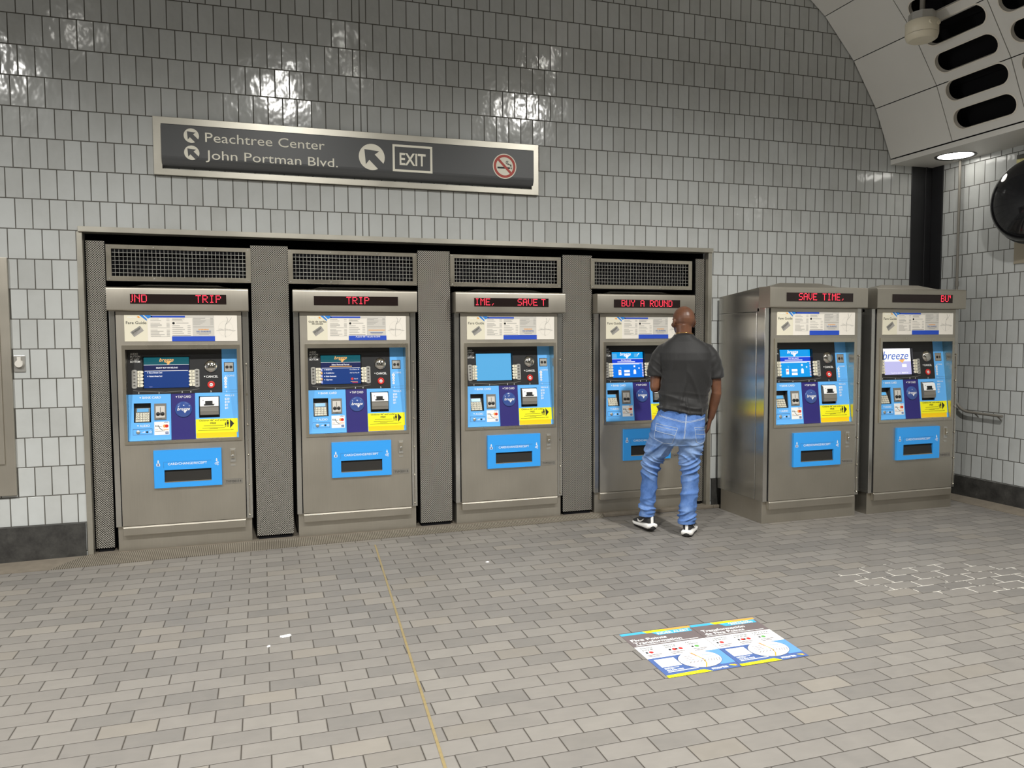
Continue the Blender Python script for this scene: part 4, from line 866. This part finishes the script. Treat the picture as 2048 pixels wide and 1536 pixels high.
def machine(loc, scale, led, scr, plate, es, label, cat='ticket machine'):
    r = empty('ticket_machine', loc); r.scale = scale; tag(r, label, cat, 'ticket vending machines')
    def part(name, fn, mats, parent=r, bevel=0, key=None, loc=None):
        me = cached(key or name, fn, [M[m] if isinstance(m, str) else m for m in mats]); o = link(name, me, parent, loc)
        if bevel: add_bevel(o, bevel)
        return o
    part('plinth', p_plinth, ['steel'], bevel=.002)
    part('cabinet', p_cabinet, ['steel_side', 'dark'], bevel=.004)
    part('door_gap_strip', p_sidejamb, ['dark'], loc=(-.4365, 0, 0)); part('door_gap_strip', p_sidejamb, ['dark'], loc=(.431, 0, 0)); part('top_hood', p_hood, ['steel_side'], bevel=.002); part('roof_vent', p_vent, ['steel'])
    h = part('header', p_header, ['steel']); me = led_msg(led)().mesh('led_display', [M['ledback'], M['led']]); link('led_display', me, h)
    d = part('door', p_door, ['steel'], bevel=.0015); part('door_latch', p_latch, ['gmetal', 'bright', 'ink'], d); part('door_hinge', p_hinge, ['steel', 'bright'], d)
    link('number_plate', number_plate(plate)().mesh('number_plate', [M['midgrey'], M['ink']]), d)
    t = part('receipt_tray', p_tray, ['blue2', 'white', 'decalnavy']); part('tray_slot', p_slot, ['dark', FLAP, 'bright'], t)
    part('fare_guide', lambda: fare_guide(es), FGM, key='fare_guide_es' if es else 'fare_guide')
    part('bezel', p_bezel, ['bright'])
    dp = part('display_panel', p_display, ['blackplast', 'white', 'grey'])
    link('screen', screen(scr)().mesh('screen', SMATS) if callable(scr) else screen(scr).mesh('screen', SMATS), dp)
    part('speaker_dome', p_dome, ['chrome'], dp); part('cancel_button', p_cancel, ['red', 'white', 'ink'], dp)
    part('key_labels', p_labels(-.294, 'ABCDE', False), ['cream', 'ink'], dp, key='key_labels_left'); part('key_labels', p_labels(.066, 'FGHIJ', True), ['cream', 'ink'], dp, key='key_labels_right')
    for x in (-.332, .099):
        part('key_plate', p_keyplate(x), ['gmetal'], dp, key='key_plate%g' % x)
        for k in range(5):
            z = 1.3235-.0247*k; part('function_key', p_key, ['gmetal', 'darkgrey'], dp, loc=(x, tilt(z), z))
    cpn = part('coin_panel', p_coinpanel, ['blue', 'white', 'bluep', 'decalnavy']); part('coin_slot', p_coinslot, ['gmetal', 'ink', 'chrome'], cpn)
    bk = part('bank_card_panel', p_bank, ['blue', 'white', 'decalnavy', 'ink']); part('keypad', p_keypad, ['darkgrey', 'midgrey', S['pale'], 'cream', 'ink'], bk); part('card_reader', p_reader, ['midgrey', 'lgrey', 'ink'], bk)
    part('payment_sticker', p_pay, ['white', 'orange', 'red', 'decalnavy', 'ink'], bk); part('audio_button', p_audiobtn, ['gmetal'], bk)
    tp = part('tap_card_panel', p_tap, ['navy', 'white']); part('tap_card_reader', p_tapdisc, [TAPBLUE, 'white'], tp)
    bl = part('bill_panel', p_bills, ['blue', 'white', 'decalnavy']); part('bill_acceptor', p_acceptor, ['white', 'midgrey', 'ink', 'darkgrey', 'lgrey'], bl); part('free_ride_sticker', p_sticker, ['yellow', 'amber', 'ink'], bl)
    return r
FLAP = plain('smoked_flap', rgb(44, 42, 39), .55, spec=.25)
TAPBLUE = plain('tap_disc_blue', rgb(58, 84, 150), .15, coat=.4)
MX = [-.569, .718, 2.000, 3.262]; one = (1, 1, 1); big = (1.035, 1.035, 1.033)
machine((MX[0], 0, HK), one, [('jND', -.340), ('TRIP', .118)], 'buy', 'TVM30114', False, 'leftmost steel ticket machine, its red display reading ND TRIP')
machine((MX[1], 0, HK), one, [('TRIP', -.074)], 'partner', 'TVM30113', True, 'ticket machine with a Spanish fare guide, red display reading TRIP alone')
machine((MX[2], 0, HK), one, [('IME,', -.316), ('SAVE', .054), ('T', .265)], 'blank', 'TVM30112', False, 'ticket machine with a plain blank blue screen')
machine((MX[3], 0, HK), one, [('BUY A ROUND', -.250)], 'pay', 'TVM30111', False, 'ticket machine reading BUY A ROUND in front of the standing man')
machine((4.505, -.728, 0), big, [('SAVE TIME,', -.207)], 'pay_light', 'TVM30116', False, 'freestanding ticket machine reading SAVE TIME, its left side in full view')
machine((5.605, -.728, 0), big, [('BU`', .200)], 'logo', 'TVM30115', False, 'freestanding ticket machine nearest the side wall with a white logo screen')

# ------------------------------------------------------------------ the man at the fourth machine (local: x right, y forward away from us, z up)
VA = radians(28.6)
man = empty('person', (3.19, -.80, 0), -VA)
tag(man, 'person in black t-shirt, blue jeans and sneakers facing a ticket machine', 'person')
def loft(q, rings, n=28, m=0, p=2.0):
    """rings: (cx, cy, cz, rx, ry[, slope_x]) horizontal superellipses bottom to top or top to bottom"""
    vs = []
    for r in rings:
        cx, cy_, cz, rx, ry = r[:5]; sl = r[5] if len(r) > 5 else 0
        for k in range(n):
            a = 2*pi*k/n; c, s_ = cos(a), sin(a); c = math.copysign(abs(c)**(2/p), c); s_ = math.copysign(abs(s_)**(2/p), s_)
            vs.append((cx+rx*c, cy_+ry*s_, cz+sl*rx*c))
    N = len(rings); up = rings[-1][2] > rings[0][2]
    fs = [(i*n+k, i*n+(k+1) % n, (i+1)*n+(k+1) % n, (i+1)*n+k) for i in range(N-1) for k in range(n)]+[tuple(range(n))[::-1], tuple(range((N-1)*n, N*n))]
    if not up: fs = [f[::-1] for f in fs]
    return q.add(vs, fs, m, True)
def ball(q, c, r, rot=None, n=16):
    vs = []; fs = []; h = n//2
    R_ = rot or Matrix.Identity(3)
    for i in range(1, h):
        t = pi*i/h
        for k in range(n):
            a = 2*pi*k/n; v = R_ @ Vector((r[0]*sin(t)*cos(a), r[1]*sin(t)*sin(a), r[2]*cos(t))); vs.append((c[0]+v.x, c[1]+v.y, c[2]+v.z))
    for s_ in (1, -1):
        v = R_ @ Vector((0, 0, s_*r[2])); vs.append((c[0]+v.x, c[1]+v.y, c[2]+v.z))
    T, B = len(vs)-2, len(vs)-1
    for i in range(h-2):
        for k in range(n): fs.append((i*n+k, (i+1)*n+k, (i+1)*n+(k+1) % n, i*n+(k+1) % n))
    for k in range(n): fs.append((T, k, (k+1) % n)); fs.append((B, (h-2)*n+(k+1) % n, (h-2)*n+k))
    return q.add(vs, fs, 0, True)
def tube_c(q, pts, rad, n=14):
    """round limb with rounded ends"""
    bm_pts = [Vector(p) for p in pts]
    sub = []; rr = []
    for i in range(len(bm_pts)-1):
        for k in range(4):
            t = k/4; p0 = bm_pts[max(i-1, 0)]; p1 = bm_pts[i]; p2 = bm_pts[i+1]; p3 = bm_pts[min(i+2, len(bm_pts)-1)]
            sub.append(.5*((2*p1)+(p2-p0)*t+(2*p0-5*p1+4*p2-p3)*t*t+(3*p1-p0-3*p2+p3)*t**3)); rr.append(rad[i]*(1-t)+rad[i+1]*t)
    sub.append(bm_pts[-1]); rr.append(rad[-1])
    d0 = (sub[0]-sub[1]).normalized(); d1 = (sub[-1]-sub[-2]).normalized()
    P = [sub[0]+d0*rr[0]*.95, sub[0]+d0*rr[0]*.7]+sub+[sub[-1]+d1*rr[-1]*.7, sub[-1]+d1*rr[-1]*.95]
    return q.tube(P, [rr[0]*.3, rr[0]*.72]+rr+[rr[-1]*.72, rr[-1]*.3], 0, n)
def voxel(name, q, size, smooth, mats, post=None):
    o = q.build(name, mats); md = o.modifiers.new('r', 'REMESH'); md.mode = 'VOXEL'; md.voxel_size = size
    if smooth: sm = o.modifiers.new('s', 'SMOOTH'); sm.iterations = smooth; sm.factor = .5
    bpy.context.view_layer.update(); dg = bpy.context.evaluated_depsgraph_get()
    me = bpy.data.meshes.new_from_object(o.evaluated_get(dg)); bpy.data.objects.remove(o)
    me.polygons.foreach_set('use_smooth', [True]*len(me.polygons)); me.polygons.foreach_set('material_index', [0]*len(me.polygons))
    if not me.materials:
        for m_ in (mats if isinstance(mats, (list, tuple)) else [mats]): me.materials.append(m_)
    if post:
        co = [(v.co.copy(), v.normal.copy()) for v in me.vertices]
        for v, (c, n) in zip(me.vertices, co): v.co = c+n*post(c, n)
        me.update()
    return me
# ---- body
b = MB()
HP = Matrix.Rotation(radians(24), 3, 'Z')      # the head turns to his left
HC = Vector((.004, .012, 0))
def hp(x, y, z): v = HP @ Vector((x, y, 0)); return (HC.x+v.x, HC.y+v.y, z)
ball(b, hp(0, -.006, 1.738), (.083, .101, .098), HP, 24); ball(b, hp(0, .020, 1.700), (.075, .085, .085), HP, 20)
ball(b, hp(0, .045, 1.658), (.056, .055, .052), HP, 18); ball(b, hp(0, .065, 1.640), (.034, .032, .026), HP, 14)
ball(b, hp(0, .108, 1.692), (.014, .018, .022), HP, 12); ball(b, hp(0, .092, 1.715), (.011, .020, .030), HP, 12)
for s_ in (-1, 1):
    ball(b, hp(.014*s_, .101, 1.682), (.010, .010, .008), HP, 10); ball(b, hp(.033*s_, .088, 1.735), (.026, .012, .010), HP, 12)
    ball(b, hp(.033*s_, .082, 1.715), (.014, .011, .011), HP, 12); ball(b, hp(.050*s_, .066, 1.690), (.024, .024, .022), HP, 12)
    er = HP @ Matrix.Rotation(radians(24*s_), 3, 'Z'); ball(b, hp(.086*s_, -.006, 1.706), (.010, .021, .033), er, 14); ball(b, hp(.083*s_, .000, 1.676), (.009, .012, .013), er, 10)
    ball(b, hp(.090*s_, -.022, 1.712), (.006, .007, .024), er, 10)
ball(b, hp(0, .101, 1.660), (.023, .010, .006), HP, 12); ball(b, hp(0, .100, 1.651), (.020, .010, .006), HP, 12)
loft(b, [(.010, -.020, 1.50, .085, .075), (.008, -.018, 1.58, .064, .066), (.006, -.014, 1.63, .061, .066), (.005, -.012, 1.69, .064, .072)])
loft(b, [(.0, -.02, .80, .15, .10), (.01, .0, 1.0, .14, .085), (.02, 0, 1.2, .15, .09), (.02, 0, 1.38, .165, .095), (.015, 0, 1.45, .14, .075), (.01, -.01, 1.52, .08, .05)])
tube_c(b, [(-.160, 0, 1.445), (-.200, .005, 1.35), (-.215, .0, 1.19)], [.046, .048, .043]); tube_c(b, [(-.214, .002, 1.195), (-.165, .12, 1.195), (-.105, .235, 1.205)], [.045, .044, .030])
tube_c(b, [(.190, 0, 1.445), (.246, -.01, 1.33), (.262, -.018, 1.15)], [.046, .045, .037]); tube_c(b, [(.262, -.018, 1.155), (.249, .005, 1.08), (.222, .045, .945)], [.040, .040, .027])
tube_c(b, [(-.115, -.01, .84), (-.175, .0, .72), (-.243, .052, .555), (-.258, .072, .38), (-.276, .088, .14)], [.085, .075, .050, .040, .036]); tube_c(b, [(.08, -.012, .84), (.064, -.005, .70), (.060, .002, .50), (.060, -.002, .32), (.041, -.012, .10)], [.085, .072, .045, .040, .036])
def hand(q, wrist, d, c, nrm, curl, thumb):
    """d along the hand, c across towards the thumb side, nrm out of the palm"""
    d = Vector(d).normalized(); c = Vector(c); c = (c-d*c.dot(d)).normalized(); nrm = Vector(nrm); nrm = (nrm-d*nrm.dot(d)-c*nrm.dot(c)).normalized(); w0 = Vector(wrist)
    for k in range(4):      # palm: four metacarpal bars
        o = (.027, .009, -.009, -.026)[k]; tube_c(q, [w0+c*o*.55+d*.006, w0+c*o+d*(.088, .092, .088, .080)[k]], [.0155, .0125], 10)
    for k, L_ in enumerate((.070, .079, .074, .058)):
        o = (.029, .0095, -.0095, -.028)[k]; p = w0+c*o+d*(.088, .092, .088, .080)[k]; a = 0; pts = [p]; cu = curl*(1+.12*k)
        for seg, f_ in zip((.46, .31, .23), (.55, 1., .8)):
            a += cu*f_; p = p+(d*cos(a)+nrm*sin(a)+c*o*.6)*L_*seg; pts.append(p)
        tube_c(q, pts, [.0098, .0090, .0082, .0068], 10)
    p = w0+c*.022+d*.018; pts = [p, p+(c*.75+d*.55+nrm*.35).normalized()*.040, p+(c*.62+d*.70+nrm*.45).normalized()*.070, p+(c*.42+d*.85+nrm*thumb).normalized()*.094]
    tube_c(q, pts, [.0150, .0118, .0100, .0078], 10)
hand(b, (.221, .046, .940), (-.20, .16, -1), (.25, 1, .15), (-1, .25, 0), .42, .5)
hand(b, (-.103, .240, 1.206), (.55, .82, .10), (.15, -.05, 1), (.8, -.5, -.1), .50, .6)
body = voxel('body', b, .0048, 3, M['skin']); link('body', body, man)
# ---- t-shirt
q = MB()
loft(q, [(.0, -.012, .996, .188, .128, -.06), (.002, -.010, 1.03, .190, .130, -.05), (.004, -.006, 1.07, .188, .126), (.010, -.004, 1.132, .190, .124), (.024, -.004, 1.231, .193, .126),
         (.034, -.006, 1.33, .198, .130), (.024, -.008, 1.41, .214, .134), (.016, -.010, 1.47, .218, .122), (.014, -.014, 1.52, .188, .098), (.010, -.018, 1.556, .142, .082), (.008, -.018, 1.590, .092, .076), (.007, -.016, 1.612, .076, .073)], 36, p=2.25)
def sleeve(pts, rad):
    q.tube(pts, rad, 0, 20)
sleeve([(-.115, -.008, 1.508), (-.150, -.006, 1.484), (-.180, .0, 1.435), (-.198, .004, 1.37), (-.209, .004, 1.32), (-.213, .002, 1.280)], [.050, .062, .070, .069, .067, .068])
sleeve([(.140, -.008, 1.508), (.178, -.006, 1.486), (.214, -.006, 1.437), (.240, -.010, 1.37), (.254, -.012, 1.31), (.259, -.013, 1.270)], [.050, .062, .069, .065, .062, .061])
def ridge(p, k=1.): return (1-min(1, 2.2*abs(noise.noise(p))))**1.6
def shirt_fold(c, n):
    d = .006*noise.noise(Vector((c.x*9, c.y*5, c.z*2.2)))
    # long soft folds fanning down from the shoulders
    w_ = min(1, max(0, (1.50-c.z)*3.5)); d += .016*w_*max(0, ridge(Vector((c.x*9+1.6*(c.z-1.2)*(1 if c.x > .02 else -1), c.y*4, c.z*1.9+7)))-.35)
    # bunching above the hem
    h = max(0, min(1, (1.17-c.z)/.12)); d += h*.022*(ridge(Vector((c.x*3.4, c.y*3.4, c.z*19+2.4*c.x)))-.35)
    # diagonal pulls at the sides and sleeves
    s_ = max(0, min(1, (abs(c.x-.02)-.15)/.05)); d += s_*.014*(ridge(Vector((c.x*5, c.y*5, (c.z-abs(c.x)*.9)*14)))-.35)*max(0, min(1, (1.47-c.z)*4))
    return d
shirt = voxel('shirt', q, .0055, 4, M['shirt'], shirt_fold)
so = link('shirt', shirt, man)
q = MB(); q.tube([(.007+.0705*cos(2*pi*k/32), -.016+.069*sin(2*pi*k/32), 1.600-.012*sin(2*pi*k/32)) for k in range(33)], .0075, 0, 8, False); q.build('collar', M['shirt'], so)
# ---- jeans
q = MB()
loft(q, [(-.015, -.02, .735, .150, .120), (-.038, -.034, .80, .212, .148), (-.040, -.034, .86, .218, .150), (-.030, -.026, .92, .206, .140), (-.012, -.016, .975, .190, .128), (-.002, -.012, 1.012, .184, .124, -.05), (.0, -.012, 1.030, .182, .122, -.06)], 36, p=2.2)
loft(q, [(-.276, .088, .122, .065, .073), (-.276, .086, .20, .063, .070), (-.270, .080, .296, .063, .070), (-.258, .070, .40, .066, .072), (-.256, .062, .47, .069, .075), (-.243, .052, .555, .078, .084), (-.210, .030, .64, .095, .098), (-.172, .0, .735, .112, .118), (-.135, -.02, .83, .118, .130)], 28)
loft(q, [(.040, -.012, .098, .069, .076), (.042, -.010, .16, .067, .074), (.055, -.004, .296, .067, .073), (.063, .0, .40, .067, .074), (.060, .004, .50, .068, .076), (.059, .0, .614, .083, .090), (.066, -.01, .735, .100, .114), (.075, -.02, .83, .105, .128)], 28)
def jean_fold(c, n):
    lf = c.x < -.10 if c.z < .7 else c.x < -.05
    hem = .132 if lf else .108
    ank = max(0, min(1, (hem+.150-c.z)/.08))*min(1, max(0, (c.z-hem-.014)*60)); kn = math.exp(-((c.z-(.555 if lf else .55))/.085)**2); th = max(0, min(1, (.78-c.z)/.1))*max(0, min(1, (c.z-.60)/.05))
    o = 11.3 if lf else 3.1; sg = 1 if lf else -1
    wz = c.z+.03*noise.noise(Vector((c.x*6, c.y*6, c.z*4+o)))
    d = ank*.022*(ridge(Vector((c.x*5+o, c.y*5, (wz+sg*.25*c.x)*25)))-.40)
    d += kn*.021*(ridge(Vector((c.x*4+o, c.y*4, (wz+sg*.55*c.x)*19)))-.40)
    d += th*.018*(ridge(Vector((c.x*4+o, c.y*4, (wz-sg*.8*c.x)*14)))-.40)
    d += .003*noise.noise(c*14)
    if c.z > .74: d += .010*(ridge(Vector((c.x*3, c.y*3, (wz-.6*abs(c.x+.02))*13+5)))-.40)*max(0, min(1, (.95-c.z)/.06))
    mid = 1-max(ank, kn, th)
    if c.z < .7: d += max(0, mid)*.011*(ridge(Vector((c.x*6+o, c.y*6, wz*9)))-.40)
    return d
jeans = voxel('jeans', q, .0050, 3, M['denim'], jean_fold)
jo = link('jeans', jeans, man)
bv = BVHTree.FromPolygons([v.co.copy() for v in jeans.vertices], [tuple(p.vertices) for p in jeans.polygons])
def on_back(pts, step=.008, off=.0012):
    out = []
    for a, b_ in zip(pts[:-1], pts[1:]):
        n = max(1, int(sqrt((b_[0]-a[0])**2+(b_[1]-a[1])**2)/step))
        for k in range(n): out.append((a[0]+(b_[0]-a[0])*k/n, a[1]+(b_[1]-a[1])*k/n))
    out.append(pts[-1]); R_ = []
    for u, z in out:
        h = bv.ray_cast(Vector((u, -1, z)), Vector((0, 1, 0)))
        if h[0] is not None: R_.append(tuple(h[0]-Vector((0, off, 0))))
    return R_
def seam(parent, name, lines, r, mat):
    q = MB()
    for l in lines:
        P = on_back(l)
        if len(P) > 1: q.tube(P, r, 0, 6)
    q.build(name, mat, parent)
pk1 = [(-.205, .912), (-.040, .884), (-.083, .756), (-.150, .757), (-.222, .792)]; pk2 = [(.090, .890), (.182, .878), (.166, .762), (.135, .752), (.104, .772)]
lines = []
for P in (pk1, pk2):
    lines.append(P+[P[0]]); a, b_, c_, d_, e_ = P
    for t in (.16, .46): lines.append([(a[0]+(e_[0]-a[0])*t, a[1]+(e_[1]-a[1])*t), (b_[0]+(c_[0]-b_[0])*t, b_[1]+(c_[1]-b_[1])*t)])
lines += [[(-.185, .975), (.02, .930), (.178, .957)], [(-.183, .968), (.02, .922), (.178, .949)], [(.024, .985), (.016, .90), (.006, .80)], [(.030, .985), (.022, .90), (.012, .80)]]
seam(jo, 'stitching', lines, .0013, M['stitch'])
for u in (.015, .050, -.165, .165):
    seam(jo, 'belt_loop', [[(u, 1.016), (u, .972)]], .0048, M['denim'])
# ---- shoes
def shoe(name, heel, ang, lift):
    """heel point on the floor, ang = heading measured from straight ahead to the right"""
    r = bpy.data.objects.new(name, None); COL.objects.link(r); r.parent = man; r.empty_display_size = .05
    r.matrix_basis = Matrix.Translation((heel[0], heel[1], 0)) @ Matrix.Rotation(-ang, 4, 'Z') @ Matrix.Translation((0, .27, 0)) @ Matrix.Rotation(-lift, 4, 'X') @ Matrix.Translation((0, -.27, 0))
    def WEDGE():
        w = MB(); ball(w, (0, -.013, .020), (.027, .0125, .021)); return w
    def sl(rings, n=24, p=2.6, m=0, q=None):
        q = q or MB(); vs = []
        for (y, hw_, z0, z1, sh) in rings:
            for k in range(n):
                a = 2*pi*k/n; c, s_ = cos(a), sin(a); c = math.copysign(abs(c)**(2/p), c); s_ = math.copysign(abs(s_)**(2/p), s_)
                vs.append((sh+hw_*c, y, (z0+z1)/2+(z1-z0)/2*s_))
        N = len(rings); return q.add(vs, [(i*n+k, (i+1)*n+k, (i+1)*n+(k+1) % n, i*n+(k+1) % n) for i in range(N-1) for k in range(n)]+[tuple(range(n)), tuple(range((N-1)*n, N*n))[::-1]], m, True)
    sl([(-.022, .034, .030, .050, 0), (-.016, .043, .016, .056, 0), (0, .047, .007, .056, 0), (.05, .047, .006, .055, 0), (.12, .044, .006, .048, .002), (.19, .048, .006, .042, .003), (.245, .047, .008, .040, 0), (.28, .034, .016, .042, -.004), (.298, .016, .026, .042, -.006)]).build('midsole', M['foam'], r)
    sl([(-.020, .018, .020, .030, 0), (-.012, .030, .008, .030, 0), (.0, .040, .001, .018, 0), (.05, .042, 0, .012, 0), (.12, .038, 0, .010, .002), (.19, .044, 0, .010, .003), (.245, .042, .002, .012, 0), (.285, .022, .012, .022, -.004)], q=WEDGE()).build('outsole', M['outsole'], r)
    sl([(-.006, .024, .045, .122, 0), (.004, .033, .042, .130, 0), (.04, .038, .040, .132, 0), (.085, .038, .038, .124, .001), (.13, .038, .034, .112, .002), (.18, .042, .030, .090, .003), (.23, .043, .030, .072, 0), (.268, .032, .030, .060, -.004), (.288, .016, .032, .050, -.006)], p=2.2).build('upper', M['knit'], r)
    q = MB(); q.box(-.0115, .0115, -.0115, .002, .056, .112); q.build('heel_tab', M['foam'], r, bevel=.003)
    q = MB()
    for s_ in (-1, 1):
        P = [(.066, .074), (.10, .084), (.148, .060), (.172, .050), (.150, .046), (.120, .052)] if 0 else [(.055, .088), (.105, .066), (.145, .060), (.170, .072), (.160, .050), (.125, .050), (.095, .060)]
        X = lambda y, o: s_*(.0405+.002*(y > .14)+o)
        n = len(P); q.add([(X(y, 0)+.002, y, z) for y, z in P]+[(X(y, .0035), y, z) for y, z in P], [tuple(range(n, 2*n)) if s_ < 0 else tuple(range(2*n-1, n-1, -1))]+[(k, (k+1) % n, n+(k+1) % n, n+k) for k in range(n)])
    q.build('side_logo', M['foam'], r)
    for k in range(4): MB().tube([(-.026, .115+.018*k, .106-.009*k), (0, .12+.018*k, .119-.010*k), (.026, .115+.018*k, .106-.009*k)], .003, 0, 6).build('lace', M['outsole'], r)
    return r
shoe('sneaker', (-.235, .045), radians(-28), radians(3.5)); shoe('sneaker', (.040, -.060), radians(12), 0)
# ---- jewellery
q = MB(); q.tube([(.007+.0715*cos(2*pi*k/40), -.016+.070*sin(2*pi*k/40), 1.614-.012*sin(2*pi*k/40)) for k in range(41)], .0022, 0, 6, False); q.build('necklace', M['gold'], man)
for s_ in (-1, 1): MB().lathe(*hp(.094*s_, .000, 1.672), [(.001, -.004), (.004, -.002), (.004, .003)], 'y', 0, 10).build('earring', M['chrome'], man)
